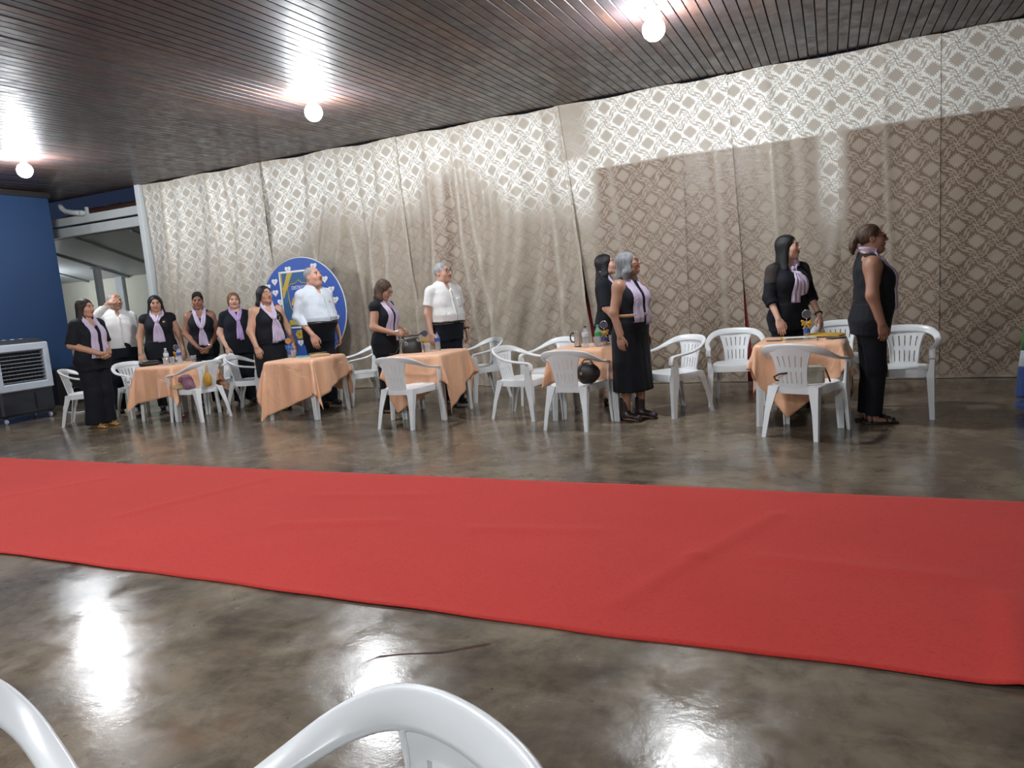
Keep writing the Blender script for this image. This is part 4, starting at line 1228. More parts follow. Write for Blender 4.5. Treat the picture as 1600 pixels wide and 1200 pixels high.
        for z_ in np.linspace(hem + .06, 1.33 * s, 6):
            y_ = float(gf.front(np.array([0.]), np.array([z_]))[0])
            if y_ == y_: MB().lathe([(.0001, -.003), (.006, -.002), (.006, .002), (.0001, .003)], (0, y_ - .006, z_), 10, 'Y').build('button', M['print_white'], root)
    if top.get('pocket'):
        xs = np.linspace(.05, .125, 6) * s; zs = np.linspace(1.14, 1.25, 6) * s; v = []
        for z_ in zs:
            y_ = gf.front(xs, np.full(6, z_))
            for x_, q in zip(xs, y_): v.append((x_, (q if q == q else -.1) - .004, z_))
        mb = MB(); mb.add(v, [(6 * j + i, 6 * j + i + 1, 6 * j + i + 7, 6 * j + i + 6) for j in range(5) for i in range(5)])
        o = mb.build('pocket', M[top['mat']], root, True); sm = o.modifiers.new('thickness', 'SOLIDIFY'); sm.thickness = .004; sm.offset = 0
    for (x_, z_, r_) in P.get('badges', []):
        y_ = float(gf.front(np.array([x_ * s]), np.array([z_ * s]))[0])
        if y_ == y_: MB().lathe([(.0001, -.004), (r_ * .7, -.003), (r_, 0), (r_, .003)], (x_ * s, y_ - .004, z_ * s), 12, 'Y').build('badge', M['gold'], root)
    # ---- scarf: a ribbon laid round the neck and down the front
    if P.get('scarf'):
        scf = P['scarf']
        def ribbon(pts, m=12, hard=False):
            """pts rows: x, z, width, front weight, y where not on the front, lift"""
            A = np.array(pts, float); CP = np.array(catmull(A, 7)); n = len(CP)
            v = np.zeros((n, m, 3)); tt = np.linspace(-1, 1, m)
            for k in range(n):
                x_, z_, wd, fw, yb, lf = CP[k]; a = CP[max(0, k - 1)]; b = CP[min(n - 1, k + 1)]
                tg = np.array([b[0] - a[0], (b[4] - a[4]) * (1 - min(1, max(0, fw))), b[1] - a[1]]); tg /= np.linalg.norm(tg) + 1e-9
                side = np.array([tg[2], 0, -tg[0]]) * (1 if tg[2] < 0 else 1)
                fwc = min(1, max(0, fw))
                if fwc > .5: W_ = side / (np.linalg.norm(side) + 1e-9)
                else: W_ = None
                rad_ = np.array([x_, yb - .02 * s, 0]); rad_ /= np.linalg.norm(rad_) + 1e-9
                Wn = np.array([rad_[0] * .45, rad_[1] * .45, .9]); 
                if tg @ np.array([-rad_[1], rad_[0], 0]) > 0: Wn = -Wn
                sd = side / (np.linalg.norm(side) + 1e-9)
                W_ = sd * fwc + Wn * (1 - fwc) * (1 if sd @ Wn >= 0 else -1) if fwc > 0 else Wn
                W_ = W_ / (np.linalg.norm(W_) + 1e-9)
                if k and v[k - 1].any() and (v[k - 1, -1] - v[k - 1, 0]) @ W_ < 0: W_ = -W_
                px = (x_ + W_[0] * wd * tt * .5) ; pz = z_ + W_[2] * wd * tt * .5
                py = yb + W_[1] * wd * tt * .5
                yf = gf.front(px, pz); 
                lim = np.nanmin(yf) if not np.all(np.isnan(yf)) else yb
                yf = np.where(np.isnan(yf), np.nanmax(yf) if not np.all(np.isnan(yf)) else yb, yf)
                pleat = .0055 * np.sin(tt * 6.5 + k * .10) + .003 * np.sin(tt * 13 + k * .2)
                v[k, :, 0] = px; v[k, :, 2] = pz
                v[k, :, 1] = (yf - .010 - lf + pleat) * fwc + (py + pleat * .6) * (1 - fwc)
            # hanging cloth bridges hollows: never steps back in under the bust
            for j in range(m):
                for k in range(1, n):
                    pass
            return v.reshape(-1, 3), [(k * m + j, k * m + j + 1, (k + 1) * m + j + 1, (k + 1) * m + j) for k in range(n - 1) for j in range(m - 1)]
        kind = scf['kind']; mb = MB(); S = lambda *r: [(a * s, b * s, c * s, d, e * s, f) for a, b, c, d, e, f in r]
        w0 = scf.get('w', .075); e1 = scf.get('end_l', 1.0); e2 = scf.get('end_r', 1.0)
        neckloop = lambda d: [(.070, 1.435, .050, 0, -.028, 0), (.080, 1.452, .045, 0, .030, 0), (.046, 1.462, .045, 0, .078, 0), (0, 1.464, .045, 0, .088, 0), (-.046, 1.462, .045, 0, .078, 0), (-.080, 1.452, .045, 0, .030, 0), (-.070, 1.435, .050, 0, -.028, 0)]
        if kind == 'drape':
            xo = scf.get('x', .075)
            v, f = ribbon(S(*([(xo + .012, e1, w0 * 1.25, 1, 0, .004), (xo + .004, e1 + .12, w0 * 1.1, 1, 0, .004), (xo, 1.25, w0, 1, 0, .002), (.074, 1.37, w0 * .85, 1, -.06, 0)] + neckloop(0) + [(-.074, 1.37, w0 * .85, 1, -.06, 0), (-xo, 1.25, w0, 1, 0, .002), (-xo - .004, e2 + .12, w0 * 1.1, 1, 0, .004), (-xo - .012, e2, w0 * 1.25, 1, 0, .004)])))
            mb.add(v, f)
        else:
            kz = scf.get('knot', 1.27); kx = scf.get('kx', 0.0)
            v, f = ribbon(S(*([(kx + .008, kz, .045, 1, 0, .012), (.035 + kx * .6, kz + .07, .060, 1, 0, .006), (.062, 1.39, .062, .8, -.05, .0)] + neckloop(0) + [(-.062, 1.39, .062, .8, -.05, 0), (-.035 + kx * .6, kz + .07, .060, 1, 0, .006), (kx - .008, kz, .045, 1, 0, .012)])))
            mb.add(v, f)
            yk = float(gf.front(np.array([kx * s]), np.array([kz * s]))[0]); R = .027 * s
            mb.lathe([(R * math.cos(a) + 1e-5, R * 1.15 * math.sin(a)) for a in np.linspace(-PI / 2, PI / 2, 8)], (kx * s, yk - .024, kz * s), 12, 'Z', False)
            for (dx, ze, wd) in scf['tails']:
                v, f = ribbon(S((kx, kz - .01, .035, 1, 0, .016), (kx + dx * .35, kz - .07, wd * .7, 1, 0, .012), (kx + dx * .7, (kz + ze) / 2, wd * .95, 1, 0, .010), (kx + dx, ze, wd * 1.1, 1, 0, .010)), 14)
                mb.add(v, f)
        o = mb.build('scarf', M[scf.get('mat', 'lilac')], root, True); sm = o.modifiers.new('thickness', 'SOLIDIFY'); sm.thickness = .006; sm.offset = 0
    # ---- hair
    hr = P['hair']; hk = hr['kind']; hm = M[hr['mat']]
    F = Field((-.15, -.13, -.52), (.15, .20, .16), .0066)
    face = lambda kk=.008, dz=0, wx=.069: (F.ell((0, -.108, -.016 + dz), (wx, .088, .103), kk, 'c'))
    if hk in ('long', 'bob', 'wave'):
        F.ell((0, .020, .030), (.087, .105, .097), .01)
        Ln = hr.get('len', .34); fu = hr.get('full', 1.0)
        F.cap((0, .060, .02), (0, .100, -Ln * .75), .085 * fu, .072 * fu, .04, 'u', (1, .62, 1))
        for sx in (-1, 1):
            tuck = hr.get('tuck', 0.0)
            F.cap((sx * .068, .018, .02), (sx * .090 * fu, .020 + tuck, -Ln * .5), .034, .034 * fu, .03, 'u', (.8, 1.2, 1)); F.cap((sx * .090 * fu, .020 + tuck, -Ln * .5), (sx * .082 * fu, .045 + tuck, -Ln), .034 * fu, .022, .03, 'u', (.9, 1.1, 1))
        F.cap((0, .088, -Ln * .6), (0, .085, -Ln), .072 * fu, .045, .03, 'u', (1, .5, 1))
        face(.008, hr.get('dz', 0)); F.ell((0, -.085, -.13), (.075, .09, .10), .02, 'c')
        F.cap((0, -.115, .115), (0, -.03, .122), .010, .006, .012, 'c')      # parting
        F.cap((0, .012, -.05), (0, .03, -.25), .050, .054, .01, 'c')
        F.ell((0, .01, -.32), (.16, .075, .15), .02, 'c') if hr.get('back_only') else None
    elif hk == 'short':
        F.ell((0, .022, .030), (.0815, .099, .094), .01); face(.008, .004, .074)
        F.ell((0, -.02, -.125), (.12, .12, .085), .015, 'c')
        for sx in (-1, 1): F.ell((sx * .085, -.005, -.030), (.03, .03, .045), .01, 'c')
        if hr.get('thin'): F.ell((0, -.045, .12), (.066, .075, .06), .02, 'c')
    elif hk == 'crop':
        F.ell((0, .020, .036), (.090, .104, .100), .01); F.ell((0, .055, -.03), (.080, .070, .075), .03); face(.008, .006, .066); F.ell((0, -.06, -.10), (.12, .085, .085), .02, 'c')
        for sx in (-1, 1): F.ell((sx * .074, .000, -.012), (.022, .035, .050), .02)
        face(.008, .008, .064)
    elif hk in ('bun', 'tail'):
        F.ell((0, .020, .032), (.0825, .100, .097), .01); F.cap((-.045, -.045, .088), (.045, -.045, .090), .026, .026, .03) if hk == 'bun' else None; face(.006, .012, .077); F.ell((0, -.03, -.115), (.12, .115, .085), .015, 'c')
        for sx in (-1, 1): F.ell((sx * .087, .0, -.022), (.025, .026, .040), .008, 'c')
        if hk == 'bun':
            F.ell((0, .050, .112), (.058, .050, .035), .02); F.ell((.030, .075, .085), (.034, .034, .030), .015); F.ell((-.04, .04, .098), (.03, .035, .025), .015)
        else:
            F.ell((0, .128, .010), (.030, .028, .030), .015); F.ell((0, .150, -.030), (.042, .034, .052), .02); F.cap((.012, .155, -.05), (.016, .150, -.105), .026, .012, .02); F.cap((-.016, .160, -.05), (-.02, .160, -.09), .02, .010, .02)
    V, Q = F.surf(); V = relax(V, Q, 1, .45)
    if len(V):
        x, y, z = V.T
        V = V + (np.stack([x, y * 0 + .3 * y, 0 * z], 1) * (.018 * np.sin(70 * np.arctan2(y - .02, x) + 4 * np.sin(8 * z)))[:, None])
        Hy = rotm(P.get('head', (0, 0, 0))[0], 0, 0)
        up_ = V.copy(); up_[:, 2] = np.maximum(V[:, 2], -.035)
        dn_ = np.zeros_like(V); dn_[:, 2] = np.minimum(V[:, 2] + .035, 0)
        mesh_np('hair', hc + ((up_ * hs) @ HR.T + (dn_ * hs) @ Hy.T), Q, hm, root)
    if hr.get('tie'): 
        mb = MB(); mb.tube([Lh((.028 * math.cos(a), .120, .012 + .028 * math.sin(a))) for a in np.linspace(0, 2 * PI, 13)[:-1]], .008, 6, True); mb.build('hair_tie', M['black_cloth'], root, True)
    # ---- glasses
    if P.get('glasses'):
        mb = MB(); rr_ = .0022
        for sx in (-1, 1):
            mb.tube([Lh((sx * .032 + .022 * math.copysign(abs(math.cos(a)) ** .7, math.cos(a)), -.104 + .004 * abs(math.cos(a)), .006 + .0165 * math.copysign(abs(math.sin(a)) ** .8, math.sin(a)))) for a in np.linspace(0, 2 * PI, 19)[:-1]], rr_, 6, True)
            mb.tube([Lh((sx * .053, -.098, .012)), Lh((sx * .074, -.085, .014)), Lh((sx * .081, -.03, .012)), Lh((sx * .080, .018, .008))], rr_, 6)
        mb.tube([Lh((-.011, -.106, .008)), Lh((0, -.110, .011)), Lh((.011, -.106, .008))], rr_, 6)
        gl = mb.build('glasses', M[P['glasses']], root, True)
        mb = MB()
        for sx in (-1, 1):
            mb.add([Lh((sx * .032 + .021 * math.cos(a), -.1035, .006 + .0155 * math.sin(a))) for a in np.linspace(0, 2 * PI, 17)[:-1]] , [tuple(range(16))])
        mb.build('lenses', M['glass'], gl)
    # ---- shoes
    shoe = P.get('shoe')
    for sx in (-1, 1):
        hip, kn, an = leg_pts(sx); fx = an[0]; fy = an[1]
        if shoe in ('shoe', 'boot', 'pump'):
            S_ = Field((fx - .08, fy - .24, -.01), (fx + .08, fy + .12, .26 * s), .0062)
            z0 = .030 if shoe != 'shoe' else .018
            S_.cap((fx, fy + .03, z0 + .030), (fx + sx * .010, fy - .150 * s, z0 + .012), .042, .036, .02, 'u', (1, 1, .9))
            if shoe == 'boot': S_.cap((fx, fy + .008, .06), (fx, fy + .004, .19 * s), .047, .050, .03)
            elif shoe == 'shoe': S_.cap((fx, fy + .02, .06), (fx, fy + .015, .085), .042, .040, .03)
            else: S_.ell((fx, fy - .03, .105), (.034, .055, .045), .01, 'c')
            S_.above(z0 * .5 if shoe == 'shoe' else .014)
            V, Q = S_.surf(); V = relax(V, Q, 1, .4)
            so = mesh_np('shoe' if shoe != 'boot' else 'ankle_boot', V, Q, M[P.get('shoe_mat', 'black_leather')], root)
            mb = MB()
            if shoe != 'shoe': mb.lathe([(.020, 0), (.024, .03), (.030, .05)], (fx, fy + .045, 0), 12)
            mb.box((fx + sx * .006, fy - .09, .008), (.038, .085, .008), bev=.006); mb.build('sole', M['black_plastic'], so, True)
        elif shoe == 'sandal':
            mb = MB(); mb.box((fx + sx * .006, fy - .055, .012), (.044, .135, .010), bev=.008)
            so = mb.build('sandal', M[P.get('shoe_mat', 'black_leather')], root, True)
            mb = MB()
            for (yy_, hh_, dxx) in ((-.155, .036, .0), (-.115, .048, .012), (-.075, .058, -.012), (.02, .080, 0)):
                mb.tube([(fx + .046 * math.cos(a) + sx * .008 - dxx * math.sin(a), fy + yy_ * s + .022 * math.cos(a) * (1 if dxx else 0), .014 + hh_ * math.sin(a)) for a in np.linspace(0, PI, 9)], .0075, 6)
            mb.build('strap', M[P.get('shoe_mat', 'black_leather')], so, True)
    # ---- wrist things
    for sx, mname, nm in P.get('wrist', []):
        sh, E, Wr, hd, th, cu = armJ[sx]
        d = (E - Wr) / np.linalg.norm(E - Wr); u = np.cross(d, (0, 1, .1)); u /= np.linalg.norm(u); w_ = np.cross(d, u); c0 = Wr + d * .025
        mb = MB(); R = .031 * W['arm'] * s
        mb.tube([c0 + R * (u * math.cos(a) + w_ * math.sin(a)) for a in np.linspace(0, 2 * PI, 17)[:-1]], .006 if nm == 'bracelet' else .009, 6, True)
        o = mb.build(nm, M[mname], root, True)
        if nm == 'watch':
            side = u if (u[0] * sx) > 0 else -u
            c1 = c0 + side * (R + .006); MB().lathe([(.017, -.005), (.019, 0), (.015, .006)], (0, 0, 0), 14).build('dial', M['silver'], o, True)
            dl = o.children[0] if o.children else None
            if dl is not None:
                dl.location = c1; dl.rotation_euler = Vector(side).to_track_quat('Z', 'Y').to_euler()
    if P.get('lace'):
        for sx in (-1, 1):
            sh, E, Wr, *_ = armJ[sx]; Fl = Field(sh - .12, sh + .12, .008)
            sg = top.get('sgrow', .016); Fl.ell(sh, np.array((.059, .062, .064)) * ar + g * .45 + .0025, .02); Fl.cap(sh, sh + (E - sh) * .42, .056 * ar + sg * .5 + .0025, .0535 * ar + sg * .72 + .0025, .02)
            Fl.F = np.maximum(Fl.F, -(sx * Fl.ax[0] - abs(sh[0]) + .03)[:, None, None] + 0 * Fl.F)
            V, Q = Fl.surf(); mesh_np('lace_shoulder', relax(V, Q, 1), Q, M['lace'], root)
    return root

# ---- the people along the curtain
TAN = (.46, .255, .165); FAIR = (.56, .34, .25); BROWN = (.26, .125, .075); MID = (.38, .20, .125)
PEOPLE = [
 dict(label='woman in black wide trousers and gold sandals, hands clasped, nearest the air cooler', x=-8.75, y=6.15, rz=95, h=1.66, skin=TAN, head=(8, -2, 0),
      w=dict(waist=1.28, hip=1.18, bust=1.12, shoulder=1.05, arm=1.1, belly=.03), arm_r='clasp', arm_l='clasp', top=dict(hem=.80, sleeve='elbow', neck='v', mat='black_cloth', grow=.016, sgrow=.03), low=dict(kind='trousers', mat='black_cloth', knee=.085, ankle=.100, grow=.016, hem=.05),
      scarf=dict(kind='drape', w=.085, end_l=.93, end_r=.90, x=.070), hair=dict(kind='long', mat='h_brown', len=.30, full=1.0), shoe='sandal', shoe_mat='gold', stance=.085),
 dict(label='man in a white shirt saluting with his hand at his forehead', male=True, x=-9.64, y=7.25, rz=62, h=1.75, skin=MID, head=(22, 6, 0), w=dict(waist=1.12, belly=.03, depth=1.05),
      arm_r='salute', arm_l='hang', top=dict(name='shirt', hem=.90, sleeve='long', neck='collar', mat='white_shirt', collar=True, grow=.020, sgrow=.022, box=.185), low=dict(kind='trousers', mat='navy_cloth', grow=.016, hem=.04), hair=dict(kind='short', mat='h_grey', thin=True), brow=(.12, .11, .10), shoe='shoe', stubble=.3, stance=.12),
 dict(label='woman with long black hair and cap sleeves behind the black clutch purse', x=-9.06, y=7.46, rz=52, h=1.67, skin=TAN, head=(0, -4, 0), w=dict(waist=1.22, hip=1.15, bust=1.14, shoulder=1.08, arm=1.12, belly=.02),
      arm_r='press', arm_l='press', top=dict(hem=.86, sleeve='cap', neck='round', mat='black_cloth', grow=.013, sgrow=.014), low=dict(kind='trousers', mat='black_cloth'), scarf=dict(kind='knot', knot=1.29, kx=-.02, tails=((-.035, 1.00, .075), (.035, .99, .085))), hair=dict(kind='long', mat='h_black', len=.36, full=1.12), shoe='pump', badges=((.075, 1.275, .018),)),
 dict(label='woman with black pinned-up hair and a long lilac scarf tied low, hands joined', x=-8.56, y=7.78, rz=48, h=1.66, skin=BROWN, head=(-4, -2, 2), w=dict(waist=1.06, hip=1.12, bust=1.06, arm=.98),
      arm_r='low_clasp', arm_l='low_clasp', top=dict(hem=.84, sleeve='none', neck='v', mat='black_cloth', cut=.018), low=dict(kind='trousers', mat='black_cloth'), scarf=dict(kind='knot', knot=1.165, tails=((-.015, .90, .075), (.035, .89, .07))), hair=dict(kind='bun', mat='h_black'), shoe='pump', wrist=[(-1, 'silver', 'bracelet'), (1, 'silver', 'bracelet')], lips=(.25, .04, .04)),
 dict(label='older woman with short light brown hair and a violet knotted scarf', x=-8.00, y=7.92, rz=55, h=1.62, skin=FAIR, head=(-4, 3, 0), old=True, w=dict(waist=1.24, hip=1.14, bust=1.10, shoulder=1.02, arm=1.0, belly=.03),
      arm_r='thigh', arm_l='hang', top=dict(hem=.80, sleeve='short', neck='round', mat='navy_cloth', grow=.014, sgrow=.016), low=dict(kind='trousers', mat='black_cloth', knee=.072, ankle=.065), scarf=dict(kind='knot', mat='violet', knot=1.265, tails=((-.012, .98, .060), (.028, .96, .055))), hair=dict(kind='crop', mat='h_auburn'), brow=(.16, .09, .05), shoe='pump'),
 dict(label='woman in thin glasses and a sleeveless black dress beside the second peach table', x=-6.80, y=7.28, rz=68, h=1.655, skin=TAN, head=(8, 6, 0), w=dict(waist=1.30, hip=1.16, bust=1.16, shoulder=1.06, arm=1.12, belly=.03),
      arm_r='table', arm_l='table', top=dict(name='dress_top', hem=.90, sleeve='none', neck='v', mat='black_cloth', cut=.022, grow=.013), low=dict(kind='dress', name='dress_skirt', hem=.47, mat='black_cloth', flare=.98, pleat=.002), scarf=dict(kind='knot', knot=1.235, kx=.005, tails=((-.01, .89, .070), (.085, .93, .105))), hair=dict(kind='long', mat='h_black', len=.22, full=.98, tuck=.03), glasses='silver', shoe='pump', badges=((.085, 1.27, .010), (.092, 1.235, .010), (.082, 1.205, .012))),
 dict(label='tall man in a pale blue long-sleeved shirt before the round blue banner', male=True, x=-6.29, y=7.66, rz=76, h=1.86, skin=(.50, .27, .19), head=(10, 12, 0), chin2=True, neck=1.12, w=dict(waist=1.26, belly=.085, bust=1.10, shoulder=1.06, depth=1.08, arm=1.0),
      arm_r='thigh', arm_l='hang', top=dict(name='shirt', hem=.985, sleeve='long', neck='collar', mat='pale_shirt', collar=True, grow=.016, sgrow=.013), low=dict(kind='trousers', mat='navy_cloth', grow=.018, waist=1.02, knee=.075, ankle=.062), belt=(1.00, 'black_leather', .024), hair=dict(kind='short', mat='h_grey', thin=True), brow=(.14, .12, .10), shoe='shoe', stubble=.15, badges=((.085, 1.24, .012),), jaw=1.1),
 dict(label='woman in dark glasses bowing her head over a folded paper, hair to her shoulders', x=-4.92, y=7.20, rz=92, h=1.59, skin=TAN, head=(12, -30, 0), head_off=(.0, -.035, -.01), w=dict(waist=1.10, hip=1.06, bust=1.04, arm=1.02),
      arm_r='hold', arm_l='hold', top=dict(hem=.78, sleeve='cap', neck='v', mat='black_cloth', grow=.013, sgrow=.016), low=dict(kind='trousers', mat='black_cloth', knee=.076, ankle=.075), scarf=dict(kind='drape', w=.095, end_l=.90, end_r=.97, x=.072), hair=dict(kind='long', mat='h_streak', len=.24, full=1.0), glasses='black_plastic', shoe='pump', shoe_mat='tan_leather'),
 dict(label='man in dark glasses with grey hair and a white short-sleeved shirt', male=True, x=-4.35, y=7.72, rz=64, h=1.745, skin=(.50, .29, .21), head=(14, 5, 0), w=dict(waist=1.20, belly=.06, bust=1.04, arm=1.0, depth=1.04),
      arm_r='hang', arm_l='hang', top=dict(name='shirt', hem=.955, sleeve='short', neck='collar', mat='white_shirt', collar=True, pocket=True, grow=.020, sgrow=.024), low=dict(kind='trousers', mat='navy_cloth', grow=.016, waist=1.0), belt=(.975, 'black_leather', .022), hair=dict(kind='short', mat='h_grey'), glasses='black_plastic', brow=(.14, .13, .12), shoe='shoe', wrist=[(1, 'black_leather', 'watch')]),
 dict(label='woman with straight black hair in a black dress, beside the bottles table', x=-2.27, y=7.66, rz=100, h=1.66, skin=FAIR, head=(2, 10, 0), w=dict(waist=1.02, hip=1.04, bust=1.0, arm=.95),
      arm_r='table', arm_l='thigh', top=dict(name='dress_top', hem=.86, sleeve='elbow', neck='v', mat='black_cloth', sgrow=.022, grow=.014), low=dict(kind='dress', name='dress_skirt', hem=.50, mat='black_cloth', flare=1.02, pleat=.003), scarf=dict(kind='drape', w=.06, end_l=1.10, end_r=1.06, x=.068), hair=dict(kind='bob', mat='h_black', len=.24, full=.98), shoe='pump', stance=.08),
 dict(label='grey-haired woman in glasses, a black calf-length dress and ankle boots', x=-1.78, y=6.76, rz=70, h=1.625, skin=MID, head=(30, 14, 0), old=True, w=dict(waist=1.16, hip=1.14, bust=1.08, shoulder=1.0, arm=1.02, belly=.04),
      arm_r='hang', arm_l='hang', top=dict(name='dress_top', hem=.95, sleeve='none', neck='round', mat='black_cloth', cut=.020), low=dict(kind='dress', name='dress_skirt', hem=.30, mat='black_cloth', flare=1.06, pleat=.004), belt=(1.05, 'tan_leather', .018), scarf=dict(kind='drape', w=.105, end_l=.86, end_r=.83, x=.078), hair=dict(kind='bob', mat='h_steel', len=.175, full=1.08), glasses='black_plastic', shoe='boot', shoe_mat='dark_brown_leather', stride=-.03, badges=((.055, 1.31, .010),), brow=(.10, .09, .09)),
 dict(label='woman with very long black hair and lace shoulders behind the yellow folders', x=-.38, y=7.44, rz=38, h=1.665, skin=FAIR, head=(38, 5, 0), w=dict(waist=1.04, hip=1.04, bust=1.06, arm=.96),
      arm_r='table', arm_l='table', top=dict(hem=.82, sleeve='three', neck='v', mat='black_cloth', sgrow=.022, grow=.013), low=dict(kind='trousers', mat='black_cloth', knee=.070, ankle=.070), lace=True, scarf=dict(kind='knot', knot=1.335, tails=((-.02, 1.02, .085), (.075, 1.09, .09))), hair=dict(kind='long', mat='h_black', len=.43, full=1.02), shoe='pump', wrist=[(1, 'black_plastic', 'watch')]),
 dict(label='woman with a brown ponytail in a sleeveless black top and trousers, standing in profile', x=.30, y=6.70, rz=97, h=1.655, skin=(.29, .145, .09), head=(0, 5, 0), w=dict(waist=1.26, hip=1.14, bust=1.16, shoulder=1.10, depth=1.06, arm=1.18, belly=.035), chin2=True,
      arm_r='hang', arm_l='hang', top=dict(hem=.93, sleeve='none', neck='boat', mat='black_cloth', cut=.014), low=dict(kind='trousers', mat='black_cloth', knee=.068, ankle=.052, hem=.075), scarf=dict(kind='drape', w=.075, end_l=1.0, end_r=.96, x=.060), hair=dict(kind='tail', mat='h_streak', tie=True), glasses='dark_brown_leather', shoe='sandal', stance=.075, stride=.02),
]
for _p in PEOPLE: make_person(_p)

# ------------------------------------------------------------------ things on the tables
TOP = TH + .0105
M['cap_blue'] = plain('blue_bottle_cap', (.025, .05, .30), .4, .1, 30)
M['label_blue'] = plain('blue_label_print', (.04, .08, .34), .5, .25, 60)
M['label_green'] = plain('green_label_print', (.03, .33, .10), .5, .25, 60)
M['label_white'] = plain('white_label_print', (.62, .62, .66), .5, .1, 60)
M['drink'] = plain('orange_drink', (.62, .28, .03), .25, .1, 10)
M['rib_gold'] = m_fabric('golden_satin_ribbon', (.62, .33, .02), .4, .3, 30)
M['rib_blue'] = m_fabric('blue_satin_ribbon', (.03, .16, .55), .4, .3, 30)
M['tag_dark'] = plain('dark_picture_tag', (.055, .05, .075), .4, .5, 60)
M['tag_orange'] = plain('orange_picture_tag', (.40, .17, .06), .4, .5, 60)
M['kraft'] = plain('kraft_paper', (.46, .31, .17), .8, .1, 30, bump=.2)
M['teal'] = plain('teal_book_cover', (.03, .30, .34), .5, .1, 20)
M['paper'] = plain('white_paper', (.70, .70, .68), .8, .04, 30)
M['mustard'] = m_fabric('mustard_cloth', (.50, .26, .02), .6, .4, 18)
M['pink'] = m_fabric('pink_knit', (.24, .115, .165), .85, .7, 22)
M['champagne'] = m_fabric('pale_gold_satin', (.62, .47, .24), .3, .7, 20)
M['snake'] = plain('cream_snake_leather', (.40, .38, .30), .5, .35, 90, bump=.4)
M['folder_yellow'] = plain('yellow_folder', (.50, .29, .015), .5, .1, 20)
def bottle(x, y, label, lm, cm='cap_blue', h=.215, water='pet', group='water bottles on the tables'):
    t = thing('water_bottle', label, 'bottle', (x, y, TOP), random.uniform(0, 6), group)
    r = .032; p = [(r * .80, 0), (r * .97, .006), (r, .02)]
    for k in range(5): p += [(r * .94, h * (.16 + k * .075)), (r, h * (.195 + k * .075))]
    p += [(r, h * .62), (r * .85, h * .74), (r * .45, h * .87), (.013, h * .90), (.013, h * .95)]
    MB().lathe(p, n=18).build('body', M[water], t, True)
    MB().lathe([(.0155, h * .935), (.0155, h), (.012, h + .004)], n=14).build('cap', M[cm], t, angle=40)
    MB().lathe([(r + .001, h * .50), (r + .0015, h * .505), (r + .0015, h * .70), (r * .95, h * .705)], n=18).build('label', M[lm], t, angle=40)
def cup(x, y, label, h=.10, r=.034, fill=None, group='clear plastic cups'):
    t = thing('plastic_cup', label, 'cup', (x, y, TOP), 0, group)
    MB().lathe([(r * .72, 0), (r * .75, .004), (r, h), (r + .002, h), (r + .002, h + .003), (r - .001, h + .003), (r * .73, .006), (.001, .005)], n=18, cap=False).build('wall', M['glass'], t, True)
    if fill: MB().lathe([(r * .70, .007), (r * (.73 + .27 * .55) - .002, h * .55), (.001, h * .55)], n=16).build('drink', M[fill], t, True)
def ribbon_bow(t, z, mat, s=1.0, az=0.0, name='bow'):
    b = MB()
    for sx in (-1, 1):
        for (dz, L) in ((.012, .045), (-.004, .040)):
            pts = [Vector((sx * L * s * math.sin(a) ** 1, -.024 - .016 * math.sin(2 * a), z + s * (dz * math.sin(a) * 2 + .020 * math.cos(a) * math.sin(a)))) for a in np.linspace(0, PI, 9)]
            b.tube(pts, .0055 * s, 6)
        b.tube([(0, -.026, z), (sx * .014 * s, -.034, z - .022 * s), (sx * .030 * s, -.034, z - .048 * s)], [.004 * s, .006 * s, .007 * s], 6)
    b.box((0, -.028, z), (.008 * s, .008, .009 * s), bev=.003)
    b.tube([(.026 * math.cos(a), .026 * math.sin(a), z) for a in np.linspace(0, 2 * PI, 15)[:-1]], .004, 6, True)
    return b.build(name, M[mat], t, True)
def centrepiece(x, y, rz, label, lab_m, bow_m, tag_m, drink=None, h=.15):
    t = thing('decorated_bottle', label, 'centrepiece', (x, y, TOP), rz, None)
    r = .028
    MB().lathe([(r * .9, 0), (r, .006), (r, h * .55), (r * .8, h * .68), (.011, h * .82), (.011, h)], n=18).build('body', M['glass'], t, True)
    if drink: MB().lathe([(r * .86, .006), (r * .92, .012), (r * .92, h * .34), (.001, h * .34)], n=16).build('drink', M[drink], t, True)
    MB().lathe([(r + .001, h * .30), (r + .0015, h * .31), (r + .0015, h * .56), (r, h * .565)], n=18).build('label', M[lab_m], t, angle=40)
    ribbon_bow(t, h * .86, bow_m)
    s = MB(); s.tube([(0, 0, h * .9), (0, 0, h + .035)], .003, 6); s.build('stem', M['silver'], t, True)
    g = MB().lathe([(.002, -.004), (.036, -.004), (.037, 0), (.036, .004), (.002, .004)], (0, -.002, h + .062), 20, 'Y').build('picture_tag', M[tag_m], t, angle=40)
    MB().tube([(.037 * math.cos(a), -.002, h + .062 + .037 * math.sin(a)) for a in np.linspace(0, 2 * PI, 21)[:-1]], .0032, 6, True).build('rim', M['silver'], g, True)
def phone(x, y, rz, label, z=TOP):
    t = thing('mobile_phone', label, 'phone', (x, y, z), rz)
    MB().box((0, 0, .0045), (.037, .078, .0045), bev=.003).build('case', M['black_plastic'], t)
    MB().box((0, 0, .0094), (.034, .074, .0006)).build('screen', plain('dark_screen', (.05, .06, .08), .12, .1, 10), t)

